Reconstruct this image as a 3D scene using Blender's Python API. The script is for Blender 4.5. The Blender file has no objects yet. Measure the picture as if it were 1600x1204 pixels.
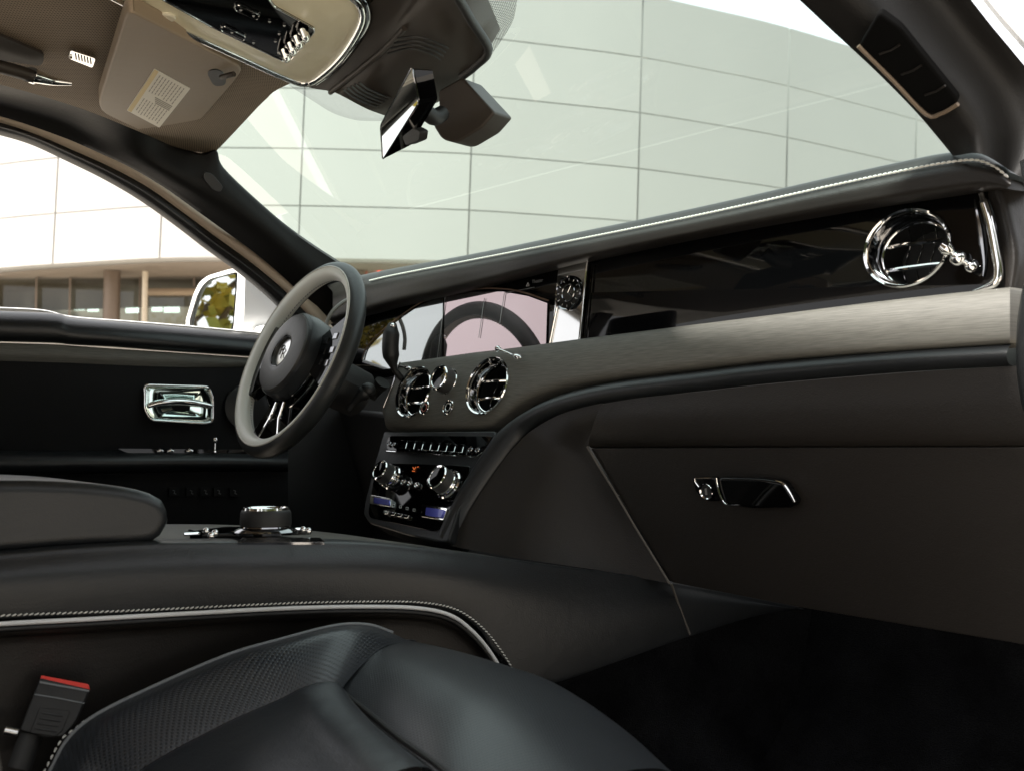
import bpy, bmesh, math, random
import numpy as np
from mathutils import Vector, Matrix
random.seed(7)
SC = bpy.context.scene
COL = SC.collection
# ------------------------------------------------------------------ camera
FPX, YAW, HOR = 1723.0, math.radians(57.0), 695.0
C0 = np.array([1.45, 0.0, 0.90])
PIT = math.atan((HOR - 602.0) / FPX)
FW = np.array([-math.sin(YAW) * math.cos(PIT), math.cos(YAW) * math.cos(PIT), math.sin(PIT)])
RT = np.array([math.cos(YAW), math.sin(YAW), 0.0])
UP = np.cross(RT, FW)
cam_data = bpy.data.cameras.new('camera')
cam_data.sensor_width = 36.0
cam_data.lens = 36.0 * FPX / 1600.0
cam_data.clip_start = 0.02
cam_data.clip_end = 600.0
cam_data.dof.use_dof = True
cam_data.dof.focus_distance = 1.75
cam_data.dof.aperture_fstop = 9.0
cam = bpy.data.objects.new('camera', cam_data)
cam.matrix_world = Matrix(((RT[0], UP[0], -FW[0], C0[0]), (RT[1], UP[1], -FW[1], C0[1]), (RT[2], UP[2], -FW[2], C0[2]), (0, 0, 0, 1)))
COL.objects.link(cam)
SC.camera = cam
# ------------------------------------------------------------------ world, sun, exposure
world = bpy.data.worlds.new('World')
SC.world = world
world.use_nodes = True
SUN_EL, SUN_AZ = math.radians(50.0), math.radians(181.0)   # azimuth clockwise from +Y: sun behind the car
wn = world.node_tree
bg = wn.nodes['Background']
sky = wn.nodes.new('ShaderNodeTexSky')
sky.sky_type = 'NISHITA'
sky.sun_disc = False
sky.sun_elevation = SUN_EL
sky.sun_rotation = SUN_AZ
sky.air_density = 1.0
sky.dust_density = 3.0
# bright high cloud over the blue
wtc = wn.nodes.new('ShaderNodeTexCoord')
wno = wn.nodes.new('ShaderNodeTexNoise'); wno.inputs['Scale'].default_value = 2.2; wno.inputs['Detail'].default_value = 6.0
wn.links.new(wtc.outputs['Generated'], wno.inputs['Vector'])
wmr = wn.nodes.new('ShaderNodeMapRange')
wmr.inputs['From Min'].default_value, wmr.inputs['From Max'].default_value = 0.32, 0.55
wmr.inputs['To Min'].default_value, wmr.inputs['To Max'].default_value = 0.80, 0.97
wn.links.new(wno.outputs['Fac'], wmr.inputs['Value'])
wmx = wn.nodes.new('ShaderNodeMix'); wmx.data_type = 'RGBA'
wn.links.new(wmr.outputs[0], wmx.inputs[0])
wn.links.new(sky.outputs[0], wmx.inputs[6])
wmx.inputs[7].default_value = (7.0, 7.0, 7.1, 1)
wn.links.new(wmx.outputs[2], bg.inputs['Color'])
bg.inputs['Strength'].default_value = 0.075
sun_data = bpy.data.lights.new('sun', 'SUN')
sun_data.energy = 3.2
sun_data.angle = math.radians(6.0)
sun_data.color = (1.0, 0.955, 0.89)
sun = bpy.data.objects.new('sun', sun_data)
sd = Vector((math.sin(SUN_AZ) * math.cos(SUN_EL), math.cos(SUN_AZ) * math.cos(SUN_EL), math.sin(SUN_EL)))
sun.rotation_euler = sd.to_track_quat('Z', 'Y').to_euler()
sun.location = (0, -4, 8)
COL.objects.link(sun)
SC.view_settings.view_transform = 'Standard'
SC.view_settings.look = 'None'
SC.view_settings.exposure = 1.75
SC.view_settings.gamma = 1.0
SC.cycles.max_bounces = 10
SC.cycles.diffuse_bounces = 5
SC.cycles.glossy_bounces = 6
SC.cycles.transparent_max_bounces = 12
SC.cycles.sample_clamp_indirect = 6.0
SC.cycles.use_denoising = True
SC.render.use_motion_blur = False

# ------------------------------------------------------------------ geometry helpers
A = lambda *v: np.array(v, float)
def unit(v):
    v = np.asarray(v, float)
    return v / np.linalg.norm(v)
def ray(px, py):
    return FW + RT * (px - 800.0) / FPX + UP * (602.0 - py) / FPX
def plane(n, p):
    n = unit(n)
    return (n, float(n @ np.asarray(p, float)))
def off(pl, d):                      # the same plane moved d metres along its normal
    return (pl[0], pl[1] + d)
def on(px, py, pl):                  # pixel direction -> point on the surface the thing lies on
    r = ray(px, py)
    return C0 + r * ((pl[1] - pl[0] @ C0) / (pl[0] @ r))
def onp(pts, pl):
    return [on(x, y, pl) for x, y in pts]
def cr(P, n):                        # Catmull-Rom with index parameter, n points
    P = [np.asarray(p, float) for p in P]
    if len(P) == 2:
        return [P[0] + (P[1] - P[0]) * i / (n - 1) for i in range(n)]
    Q = [2 * P[0] - P[1]] + P + [2 * P[-1] - P[-2]]
    out = []
    for i in range(n):
        t = i / (n - 1) * (len(P) - 1)
        k = min(int(t), len(P) - 2)
        u = t - k
        a, b, c, d = Q[k:k + 4]
        out.append(0.5 * (2 * b + (c - a) * u + (2 * a - 5 * b + 4 * c - d) * u * u + (3 * b - 3 * c + d - a) * u ** 3))
    return out
def arc(P, n):                       # smooth curve, points evenly spaced along it
    D = np.array(cr(P, max(200, 12 * len(P))))
    s = np.concatenate([[0], np.cumsum(np.linalg.norm(np.diff(D, axis=0), axis=1))])
    t = np.linspace(0, s[-1], n)
    return [np.array([np.interp(v, s, D[:, k]) for k in range(D.shape[1])]) for v in t]
def rounded(pts, r, seg=5):          # round the corners of a 2D polygon; r one number or one per corner
    out = []
    n = len(pts)
    for i in range(n):
        p, a, b = A(*pts[i]), A(*pts[i - 1]), A(*pts[(i + 1) % n])
        rr = r[i] if isinstance(r, (list, tuple)) else r
        la, lb = np.linalg.norm(a - p), np.linalg.norm(b - p)
        d = min(rr, la * 0.48, lb * 0.48)
        if d <= 0:
            out.append(p)
            continue
        p0, p1 = p + (a - p) / la * d, p + (b - p) / lb * d
        for k in range(seg + 1):
            t = k / seg
            out.append((1 - t) ** 2 * p0 + 2 * t * (1 - t) * p + t * t * p1)
    return out
def frame(o, n, up=(0, 0, 1)):       # 4x4: z = n, x to the right as seen looking at the face, y up
    z = unit(n)
    x = unit(np.cross(up, z))
    y = np.cross(z, x)
    M = np.eye(4)
    M[:3, 0], M[:3, 1], M[:3, 2], M[:3, 3] = x, y, z, o
    return M
def tr(M, p):
    return (M @ A(p[0], p[1], p[2], 1.0))[:3]

class MB:
    def __init__(s):
        s.v, s.f, s.uv = [], [], None
    def add(s, vs, fs):
        o = len(s.v)
        s.v += [tuple(map(float, p)) for p in vs]
        s.f += [tuple(o + i for i in f) for f in fs]
        return s
    def box(s, c, h, M=None):
        vs = [A(c[0] + i * h[0], c[1] + j * h[1], c[2] + k * h[2]) for i in (-1, 1) for j in (-1, 1) for k in (-1, 1)]
        if M is not None: vs = [tr(M, p) for p in vs]
        return s.add(vs, [(0, 1, 3, 2), (4, 6, 7, 5), (0, 4, 5, 1), (2, 3, 7, 6), (0, 2, 6, 4), (1, 5, 7, 3)])
    def prism(s, outline, vec):      # closed 3D outline pushed along vec
        n = len(outline)
        vs = list(outline) + [np.asarray(p) + vec for p in outline]
        fs = [tuple(range(n)), tuple(range(2 * n - 1, n - 1, -1))]
        fs += [(i, n + i, n + (i + 1) % n, (i + 1) % n) for i in range(n)]
        return s.add(vs, fs)
    def lathe(s, prof, M, n=40, sx=1.0, sy=1.0, a0=0.0, a1=2 * math.pi):   # prof (r, z)
        full = abs(a1 - a0 - 2 * math.pi) < 1e-6
        m = n if full else n + 1
        vs, fs = [], []
        for i in range(m):
            a = a0 + (a1 - a0) * i / n
            for r, z in prof:
                vs.append(tr(M, (r * sx * math.cos(a), r * sy * math.sin(a), z)))
        k = len(prof)
        for i in range(n):
            j = (i + 1) % m
            for q in range(k - 1):
                fs.append((i * k + q, j * k + q, j * k + q + 1, i * k + q + 1))
        return s.add(vs, fs)
    def tube(s, path, r, n=10, closed=False, sq=1.0, up=None, cap=True):
        P = [np.asarray(p, float) for p in path]
        m = len(P)
        R = r if isinstance(r, (list, tuple, np.ndarray)) else [r] * m
        vs, fs = [], []
        prev = None
        for i in range(m):
            a = P[i - 1] if (i > 0 or closed) else P[0]
            b = P[(i + 1) % m] if (i < m - 1 or closed) else P[-1]
            t = unit(b - a)
            if up is not None:
                x = unit(np.cross(t, up))
            elif prev is None:
                x = unit(np.cross(t, (0, 0, 1) if abs(t[2]) < 0.9 else (1, 0, 0)))
            else:
                x = unit(prev - t * (prev @ t))
            prev = x
            y = np.cross(t, x)
            for k in range(n):
                q = 2 * math.pi * k / n
                vs.append(P[i] + R[i] * (x * math.cos(q) + y * math.sin(q) * sq))
        for i in range(m if closed else m - 1):
            j = (i + 1) % m
            for k in range(n):
                l = (k + 1) % n
                fs.append((i * n + k, i * n + l, j * n + l, j * n + k))
        if not closed and cap:
            fs.append(tuple(range(n)))
            fs.append(tuple((m - 1) * n + k for k in range(n - 1, -1, -1)))
        return s.add(vs, fs)
    def ball(s, c, r, n=14, M=None):
        prof = [(r * math.sin(math.pi * i / n), -r * math.cos(math.pi * i / n)) for i in range(n + 1)]
        prof[0] = (1e-5, -r); prof[-1] = (1e-5, r)
        X = np.eye(4); X[:3, 3] = c
        return s.lathe(prof, X if M is None else M @ X, 20)
    def build(s, name, mat, parent=None, bevel=0.0, seg=3, smooth=True, ang=38, sub=0, solidify=0.0):
        V = np.array(s.v)
        c = (V.min(0) + V.max(0)) / 2
        me = bpy.data.meshes.new(name)
        me.from_pydata([tuple(p - c) for p in V], [], s.f)
        bm = bmesh.new(); bm.from_mesh(me)
        bmesh.ops.remove_doubles(bm, verts=bm.verts, dist=1e-6)
        bmesh.ops.recalc_face_normals(bm, faces=bm.faces)
        bm.to_mesh(me); bm.free()
        return finish(me, name, mat, parent, c, bevel, seg, smooth, ang, sub, solidify)
def finish(me, name, mat, parent, c, bevel=0, seg=3, smooth=True, ang=38, sub=0, solidify=0.0):
    if smooth:
        me.polygons.foreach_set('use_smooth', [True] * len(me.polygons))
        me.set_sharp_from_angle(angle=math.radians(ang))
    me.materials.append(mat)
    o = bpy.data.objects.new(name, me)
    COL.objects.link(o)
    if parent is not None:
        o.parent = parent
        w = parent_world(parent)
        o.location = Vector(c) - w
    else:
        o.location = Vector(c)
    if solidify:
        m = o.modifiers.new('thick', 'SOLIDIFY'); m.thickness = solidify; m.offset = -1
    if bevel:
        m = o.modifiers.new('bevel', 'BEVEL'); m.width = bevel; m.segments = seg; m.limit_method = 'ANGLE'; m.angle_limit = math.radians(35)
        m.harden_normals = False
    if sub:
        m = o.modifiers.new('sub', 'SUBSURF'); m.levels = sub; m.render_levels = sub
    return o
def parent_world(p):
    w = Vector((0, 0, 0))
    while p is not None:
        w = w + Vector(p.location)
        p = p.parent
    return w
def thing(name, label, cat, loc, group=None, kind=None):
    o = bpy.data.objects.new(name, None)
    o.empty_display_size = 0.05
    COL.objects.link(o)
    o.location = Vector([float(x) for x in loc])
    tag(o, label, cat, group, kind)
    return o
def tag(o, label=None, cat=None, group=None, kind=None):
    if label: o['label'] = label
    if cat: o['category'] = cat
    if group: o['group'] = group
    if kind: o['kind'] = kind
    return o
def patch(name, rows, mat, parent=None, nu=48, nv=12, back=None, even=False, ang=60, flip=False, straight=False):
    """rows: control rows of 3D points (same count each) -> smooth sheet with metric UV; back: vector that gives it thickness"""
    G = [arc(r, nu) if even else cr(r, nu) for r in rows]
    cols = []
    for i in range(nu):
        c = [g[i] for g in G]
        if straight:
            t = np.linspace(0, len(c) - 1, nv)
            cols.append([c[min(int(q), len(c) - 2)] * (1 - (q - min(int(q), len(c) - 2))) + c[min(int(q), len(c) - 2) + 1] * (q - min(int(q), len(c) - 2)) for q in t])
        else:
            cols.append(cr(c, nv))
    X = np.array(cols)                                     # nu, nv, 3
    mid = (X.reshape(-1, 3).min(0) + X.reshape(-1, 3).max(0)) / 2
    du = np.concatenate([[0], np.cumsum(np.linalg.norm(np.diff(X[:, nv // 2], axis=0), axis=1))])
    dv = np.concatenate([np.zeros((nu, 1)), np.cumsum(np.linalg.norm(np.diff(X, axis=1), axis=2), axis=1)], axis=1)
    vs = [X[i, j] - mid for i in range(nu) for j in range(nv)]
    uv = [(du[i], dv[i, j]) for i in range(nu) for j in range(nv)]
    idx = lambda i, j: i * nv + j
    fs = [(idx(i, j), idx(i + 1, j), idx(i + 1, j + 1), idx(i, j + 1)) for i in range(nu - 1) for j in range(nv - 1)]
    n = np.zeros(3)
    for f in fs[::7]:
        a, b, c = vs[f[0]], vs[f[1]], vs[f[2]]
        n += np.cross(b - a, c - a)
    if (n @ (C0 - mid) < 0) != flip:
        fs = [f[::-1] for f in fs]
    if back is not None:
        N = len(vs)
        vs = vs + [p + np.asarray(back) for p in vs]
        uv = uv + uv
        fs = fs + [tuple(N + i for i in f[::-1]) for f in fs]
        ring = [idx(i, 0) for i in range(nu)] + [idx(nu - 1, j) for j in range(1, nv)] + [idx(i, nv - 1) for i in range(nu - 2, -1, -1)] + [idx(0, j) for j in range(nv - 2, 0, -1)]
        m = len(ring)
        fs += [(ring[k], ring[(k + 1) % m], N + ring[(k + 1) % m], N + ring[k]) for k in range(m)]
    me = bpy.data.meshes.new(name)
    me.from_pydata([tuple(p) for p in vs], [], fs)
    ul = me.uv_layers.new(name='uv')
    ul.data.foreach_set('uv', [q for l in me.loops for q in uv[l.vertex_index]])
    if back is not None:
        bm = bmesh.new(); bm.from_mesh(me)
        bmesh.ops.recalc_face_normals(bm, faces=bm.faces)
        bm.to_mesh(me); bm.free()
    return finish(me, name, mat, parent, mid, ang=ang)
def slab(name, outline_px, pl, thick, mat, parent, bevel=0.0, seg=3, ang=38):
    """outline traced on its plane; thick metres pushed away from the camera along the plane normal"""
    P = onp(outline_px, pl)
    n = pl[0] if pl[0] @ (P[0] - C0) > 0 else -pl[0]
    return MB().prism(P, n * thick).build(name, mat, parent, bevel, seg, ang=ang)
def stitches(name, path, mat, parent, step=0.0065, length=0.0048, r=0.0009, tilt=0.25, nrm=(0, -1, 0.4)):
    P = arc(path, max(4, int(sum(np.linalg.norm(np.asarray(path[i + 1]) - path[i]) for i in range(len(path) - 1)) / step)))
    mb = MB()
    nrm = unit(nrm)
    for i in range(len(P) - 1):
        t = unit(P[i + 1] - P[i])
        s = np.cross(nrm, t)
        d = unit(t + tilt * s) * length / 2
        mb.tube([P[i] - d, P[i] - d * 0.5 + nrm * r * 0.7, P[i] + d * 0.5 + nrm * r * 0.7, P[i] + d], [r * 0.5, r, r, r * 0.5], 6)
    o = mb.build(name, mat, parent)
    o['kind'] = 'stuff'
    return o

# ------------------------------------------------------------------ materials
def newmat(name):
    m = bpy.data.materials.new(name)
    m.use_nodes = True
    nt = m.node_tree
    b = nt.nodes['Principled BSDF']
    return m, nt, b
def nd(nt, t, **kw):
    n = nt.nodes.new(t)
    for k, v in kw.items():
        if k in n.inputs: n.inputs[k].default_value = v
        else: setattr(n, k, v)
    return n
def simple(name, col, rough=0.5, metal=0.0, coat=0.0, spec=0.5, var=0.0, vscale=30.0, bump=0.0, bscale=200.0):
    m, nt, b = newmat(name)
    b.inputs['Base Color'].default_value = (*col, 1)
    b.inputs['Roughness'].default_value = rough
    b.inputs['Metallic'].default_value = metal
    b.inputs['Coat Weight'].default_value = coat
    b.inputs['Coat Roughness'].default_value = 0.02
    b.inputs['Specular IOR Level'].default_value = spec
    tc = nd(nt, 'ShaderNodeTexCoord')
    if var:
        n = nd(nt, 'ShaderNodeTexNoise', Scale=vscale, Detail=4.0)
        nt.links.new(tc.outputs['Object'], n.inputs['Vector'])
        r = nd(nt, 'ShaderNodeMapRange')
        r.inputs['To Min'].default_value = 1 - var
        r.inputs['To Max'].default_value = 1 + var
        nt.links.new(n.outputs['Fac'], r.inputs['Value'])
        mx = nd(nt, 'ShaderNodeVectorMath', operation='SCALE')
        mx.inputs[0].default_value = col
        nt.links.new(r.outputs[0], mx.inputs['Scale'])
        nt.links.new(mx.outputs[0], b.inputs['Base Color'])
        r2 = nd(nt, 'ShaderNodeMapRange')
        r2.inputs['To Min'].default_value = max(0.0, rough - 0.25 * var)
        r2.inputs['To Max'].default_value = min(1.0, rough + 0.25 * var)
        nt.links.new(n.outputs['Fac'], r2.inputs['Value'])
        nt.links.new(r2.outputs[0], b.inputs['Roughness'])
    if bump:
        n2 = nd(nt, 'ShaderNodeTexNoise', Scale=bscale, Detail=3.0)
        nt.links.new(tc.outputs['Object'], n2.inputs['Vector'])
        bp = nd(nt, 'ShaderNodeBump', Strength=bump, Distance=0.002)
        nt.links.new(n2.outputs['Fac'], bp.inputs['Height'])
        nt.links.new(bp.outputs[0], b.inputs['Normal'])
    return m
def leather(name, col, rough=0.45, grain=620.0, strength=0.32, spec=0.5):
    m, nt, b = newmat(name)
    tc = nd(nt, 'ShaderNodeTexCoord')
    v = nd(nt, 'ShaderNodeTexVoronoi', Scale=grain)
    v.feature = 'SMOOTH_F1'
    n = nd(nt, 'ShaderNodeTexNoise', Scale=5.0, Detail=5.0)
    nt.links.new(tc.outputs['Object'], v.inputs['Vector'])
    nt.links.new(tc.outputs['Object'], n.inputs['Vector'])
    r = nd(nt, 'ShaderNodeMapRange')
    r.inputs['To Min'].default_value, r.inputs['To Max'].default_value = 0.86, 1.14
    nt.links.new(n.outputs['Fac'], r.inputs['Value'])
    mx = nd(nt, 'ShaderNodeVectorMath', operation='SCALE')
    mx.inputs[0].default_value = col
    nt.links.new(r.outputs[0], mx.inputs['Scale'])
    nt.links.new(mx.outputs[0], b.inputs['Base Color'])
    r2 = nd(nt, 'ShaderNodeMapRange')
    r2.inputs['To Min'].default_value, r2.inputs['To Max'].default_value = rough - 0.06, rough + 0.06
    nt.links.new(n.outputs['Fac'], r2.inputs['Value'])
    nt.links.new(r2.outputs[0], b.inputs['Roughness'])
    b.inputs['Specular IOR Level'].default_value = spec
    bp = nd(nt, 'ShaderNodeBump', Strength=strength, Distance=0.0006)
    nt.links.new(v.outputs['Distance'], bp.inputs['Height'])
    n3 = nd(nt, 'ShaderNodeTexNoise', Scale=38.0, Detail=6.0, Roughness=0.6)
    nt.links.new(tc.outputs['Object'], n3.inputs['Vector'])
    bp2 = nd(nt, 'ShaderNodeBump', Strength=0.22, Distance=0.003)
    nt.links.new(n3.outputs['Fac'], bp2.inputs['Height'])
    nt.links.new(bp2.outputs[0], bp.inputs['Normal'])
    nt.links.new(bp.outputs[0], b.inputs['Normal'])
    return m
def dotted(name, col, hole, pitch, rad, rough=0.5, rot=45.0, uv=True, spec=0.5, bump=0.4):
    """regular punched holes on a metric UV (or on object X-Y)"""
    m, nt, b = newmat(name)
    tc = nd(nt, 'ShaderNodeTexCoord')
    mp = nd(nt, 'ShaderNodeMapping')
    mp.inputs['Rotation'].default_value = (0, 0, math.radians(rot))
    s = 1.0 / pitch
    mp.inputs['Scale'].default_value = (s, s, s)
    nt.links.new(tc.outputs['UV' if uv else 'Object'], mp.inputs['Vector'])
    v = nd(nt, 'ShaderNodeTexVoronoi', Scale=1.0, Randomness=0.0)
    v.voronoi_dimensions = '2D'
    nt.links.new(mp.outputs[0], v.inputs['Vector'])
    r = nd(nt, 'ShaderNodeMapRange')
    r.inputs['From Min'].default_value, r.inputs['From Max'].default_value = rad - 0.06, rad + 0.06
    nt.links.new(v.outputs['Distance'], r.inputs['Value'])
    mix = nd(nt, 'ShaderNodeMix', data_type='RGBA')
    mix.inputs[6].default_value = (*hole, 1)
    n = nd(nt, 'ShaderNodeTexNoise', Scale=14.0, Detail=4.0)
    nt.links.new(tc.outputs['Object'], n.inputs['Vector'])
    r3 = nd(nt, 'ShaderNodeMapRange')
    r3.inputs['To Min'].default_value, r3.inputs['To Max'].default_value = 0.85, 1.15
    nt.links.new(n.outputs['Fac'], r3.inputs['Value'])
    mx = nd(nt, 'ShaderNodeVectorMath', operation='SCALE')
    mx.inputs[0].default_value = col
    nt.links.new(r3.outputs[0], mx.inputs['Scale'])
    nt.links.new(mx.outputs[0], mix.inputs[7])
    nt.links.new(r.outputs[0], mix.inputs[0])
    nt.links.new(mix.outputs[2], b.inputs['Base Color'])
    b.inputs['Roughness'].default_value = rough
    b.inputs['Specular IOR Level'].default_value = spec
    bp = nd(nt, 'ShaderNodeBump', Strength=bump, Distance=0.001)
    nt.links.new(r.outputs[0], bp.inputs['Height'])
    nt.links.new(bp.outputs[0], b.inputs['Normal'])
    return m
def wood_mat():
    m, nt, b = newmat('open pore dark wood')
    tc = nd(nt, 'ShaderNodeTexCoord')
    mp = nd(nt, 'ShaderNodeMapping')
    mp.inputs['Scale'].default_value = (7.0, 260.0, 1.0)
    nt.links.new(tc.outputs['UV'], mp.inputs['Vector'])
    n = nd(nt, 'ShaderNodeTexNoise', Scale=1.6, Detail=8.0, Roughness=0.62, Distortion=0.25)
    nt.links.new(mp.outputs[0], n.inputs['Vector'])
    mp2 = nd(nt, 'ShaderNodeMapping')
    mp2.inputs['Scale'].default_value = (34.0, 620.0, 1.0)
    nt.links.new(tc.outputs['UV'], mp2.inputs['Vector'])
    n2 = nd(nt, 'ShaderNodeTexNoise', Scale=1.0, Detail=4.0)
    nt.links.new(mp2.outputs[0], n2.inputs['Vector'])
    cr_ = nd(nt, 'ShaderNodeValToRGB')
    e = cr_.color_ramp.elements
    e[0].position, e[0].color = 0.10, (0.112, 0.108, 0.094, 1)
    e[1].position, e[1].color = 0.90, (0.165, 0.161, 0.142, 1)
    nt.links.new(n.outputs['Fac'], cr_.inputs[0])
    mix = nd(nt, 'ShaderNodeMix', data_type='RGBA', blend_type='MULTIPLY')
    mix.inputs[0].default_value = 0.5
    r = nd(nt, 'ShaderNodeMapRange')
    r.inputs['From Min'].default_value, r.inputs['From Max'].default_value = 0.3, 0.62
    r.inputs['To Min'].default_value = 0.35
    nt.links.new(n2.outputs['Fac'], r.inputs['Value'])
    nt.links.new(cr_.outputs[0], mix.inputs[6])
    nt.links.new(r.outputs[0], mix.inputs[7])
    nt.links.new(mix.outputs[2], b.inputs['Base Color'])
    b.inputs['Roughness'].default_value = 0.5
    b.inputs['Specular IOR Level'].default_value = 0.34
    bp = nd(nt, 'ShaderNodeBump', Strength=0.3, Distance=0.0006)
    nt.links.new(n2.outputs['Fac'], bp.inputs['Height'])
    nt.links.new(bp.outputs[0], b.inputs['Normal'])
    return m
def glass_mat(name, tint, gloss=(1, 1, 1), rough=0.0, dots=None):
    m, nt, b = newmat(name)
    out = nt.nodes['Material Output']
    nt.nodes.remove(b)
    t = nd(nt, 'ShaderNodeBsdfTransparent'); t.inputs[0].default_value = (*tint, 1)
    g = nd(nt, 'ShaderNodeBsdfGlossy'); g.inputs['Roughness'].default_value = rough
    g.inputs[0].default_value = (*gloss, 1)
    fr = nd(nt, 'ShaderNodeFresnel'); fr.inputs[0].default_value = 1.45
    mx = nd(nt, 'ShaderNodeMixShader')
    nt.links.new(fr.outputs[0], mx.inputs[0]); nt.links.new(t.outputs[0], mx.inputs[1]); nt.links.new(g.outputs[0], mx.inputs[2])
    nt.links.new(mx.outputs[0], out.inputs[0])
    return m
def frit_mat():
    m, nt, b = newmat('ceramic dot band')
    out = nt.nodes['Material Output']
    b.inputs['Base Color'].default_value = (0.012, 0.012, 0.013, 1)
    tc = nd(nt, 'ShaderNodeTexCoord')
    mp = nd(nt, 'ShaderNodeMapping'); mp.inputs['Scale'].default_value = (330, 330, 330)
    nt.links.new(tc.outputs['UV'], mp.inputs['Vector'])
    v = nd(nt, 'ShaderNodeTexVoronoi', Scale=1.0, Randomness=0.0); v.voronoi_dimensions = '2D'
    nt.links.new(mp.outputs[0], v.inputs['Vector'])
    r = nd(nt, 'ShaderNodeMapRange'); r.inputs['From Min'].default_value, r.inputs['From Max'].default_value = 0.32, 0.42
    nt.links.new(v.outputs['Distance'], r.inputs['Value'])
    t = nd(nt, 'ShaderNodeBsdfTransparent')
    mx = nd(nt, 'ShaderNodeMixShader')
    nt.links.new(r.outputs[0], mx.inputs[0]); nt.links.new(b.outputs[0], mx.inputs[1]); nt.links.new(t.outputs[0], mx.inputs[2])
    nt.links.new(mx.outputs[0], out.inputs[0])
    return m
def emit_mat(name, col, s):
    m, nt, b = newmat(name)
    b.inputs['Base Color'].default_value = (0.02, 0.02, 0.02, 1)
    b.inputs['Emission Color'].default_value = (*col, 1)
    b.inputs['Emission Strength'].default_value = s
    return m
M_LEATH = leather('black leather', (0.0085, 0.0092, 0.0100), 0.36, spec=0.5)
M_LEATHW = leather('dark brown black leather', (0.0135, 0.0113, 0.0096), 0.40, spec=0.42)
M_PILL = leather('matte pillar leather', (0.0085, 0.0079, 0.0074), 0.55, spec=0.22)
M_SUEDE = simple('black suede door panel', (0.0115, 0.0115, 0.0120), 0.9, spec=0.2, bump=0.3, bscale=700, var=0.3)
M_LEATHG = leather('charcoal leather', (0.0105, 0.0118, 0.0132), 0.38, spec=0.5)
M_SEAT = leather('seat leather', (0.0150, 0.0175, 0.0205), 0.30, 620, spec=0.6)
M_PERF = dotted('perforated seat leather', (0.027, 0.0315, 0.037), (0.001, 0.001, 0.001), 0.0046, 0.27, 0.32, spec=0.6)
M_RIMG = leather('grey rim leather', (0.74, 0.74, 0.67), 0.38, 1100, 0.15)
M_RIMB = leather('black rim leather', (0.018, 0.020, 0.020), 0.40, 1100, 0.15)
M_WOOD = wood_mat()
M_CHROME = simple('chrome', (0.86, 0.86, 0.85), 0.05, 1.0, var=0.08, vscale=80)
M_DCHROME = simple('dark chrome', (0.30, 0.30, 0.31), 0.08, 1.0, var=0.08, vscale=80)
M_PIANO = simple('piano black lacquer', (0.0016, 0.0016, 0.0018), 0.03, 0.0, 0.0, 0.34, var=0.1)
M_PLAST = simple('black soft plastic', (0.012, 0.012, 0.012), 0.55, bump=0.15, bscale=900, var=0.15)
M_BROWNP = simple('warm dark plastic', (0.036, 0.028, 0.021), 0.5, bump=0.12, bscale=900, var=0.1)
M_RUB = simple('black rubber', (0.008, 0.008, 0.008), 0.5, var=0.2, bump=0.1)
M_STITCH = simple('white thread', (0.72, 0.71, 0.66), 0.7, bump=0.4, bscale=2500, var=0.1)
M_PIPE = simple('white piping', (0.70, 0.70, 0.70), 0.5, bump=0.1, var=0.05)
M_GPIPE = simple('grey piping', (0.16, 0.17, 0.175), 0.5, bump=0.1, var=0.05)
M_CREAM = simple('cream lacquer', (0.84, 0.78, 0.56), 0.32, coat=0.15, var=0.04)
M_VISOR = leather('tan grey visor vinyl', (0.27, 0.205, 0.140), 0.55, 800, 0.12)
M_HEAD = dotted('perforated headliner', (0.28, 0.215, 0.150), (0.04, 0.03, 0.022), 0.0050, 0.27, 0.75, 45, True, 0.3, 0.3)
M_TAN = simple('tan rubber seal', (0.62, 0.50, 0.38), 0.55, var=0.08)
M_CARPET = simple('black deep carpet', (0.0030, 0.0030, 0.0033), 0.98, bump=1.0, bscale=420, var=0.9, vscale=11, spec=0.12)
def carpet_mat():
    m, nt, b = newmat('plush black carpet')
    tc = nd(nt, 'ShaderNodeTexCoord')
    n1 = nd(nt, 'ShaderNodeTexNoise', Scale=7.0, Detail=7.0, Roughness=0.7)
    n2 = nd(nt, 'ShaderNodeTexNoise', Scale=520.0, Detail=3.0)
    nt.links.new(tc.outputs['Object'], n1.inputs['Vector']); nt.links.new(tc.outputs['Object'], n2.inputs['Vector'])
    ml = nd(nt, 'ShaderNodeMath', operation='MULTIPLY')
    nt.links.new(n1.outputs['Fac'], ml.inputs[0]); nt.links.new(n2.outputs['Fac'], ml.inputs[1])
    rp = nd(nt, 'ShaderNodeValToRGB'); e = rp.color_ramp.elements
    e[0].position, e[0].color = 0.16, (0.0008, 0.0008, 0.0009, 1); e[1].position, e[1].color = 0.40, (0.0125, 0.0125, 0.0135, 1)
    nt.links.new(ml.outputs[0], rp.inputs[0]); nt.links.new(rp.outputs[0], b.inputs['Base Color'])
    b.inputs['Roughness'].default_value = 1.0
    b.inputs['Specular IOR Level'].default_value = 0.05
    bp = nd(nt, 'ShaderNodeBump', Strength=1.0, Distance=0.004)
    nt.links.new(n2.outputs['Fac'], bp.inputs['Height']); nt.links.new(bp.outputs[0], b.inputs['Normal'])
    return m
M_CARPET = carpet_mat()
M_WHITE = simple('white car paint', (0.80, 0.80, 0.79), 0.25, coat=0.6, var=0.02)
M_PAPER = simple('cream label paper', (0.90, 0.84, 0.72), 0.6, var=0.03)
M_PAPERY = simple('yellow label band', (0.78, 0.60, 0.28), 0.6, var=0.05)
M_INK = simple('grey print', (0.42, 0.36, 0.28), 0.7)
M_SILVER = simple('satin silver', (0.78, 0.78, 0.77), 0.30, 1.0, var=0.06)
M_RED = simple('red plastic', (0.75, 0.045, 0.03), 0.35, var=0.08)
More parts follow.
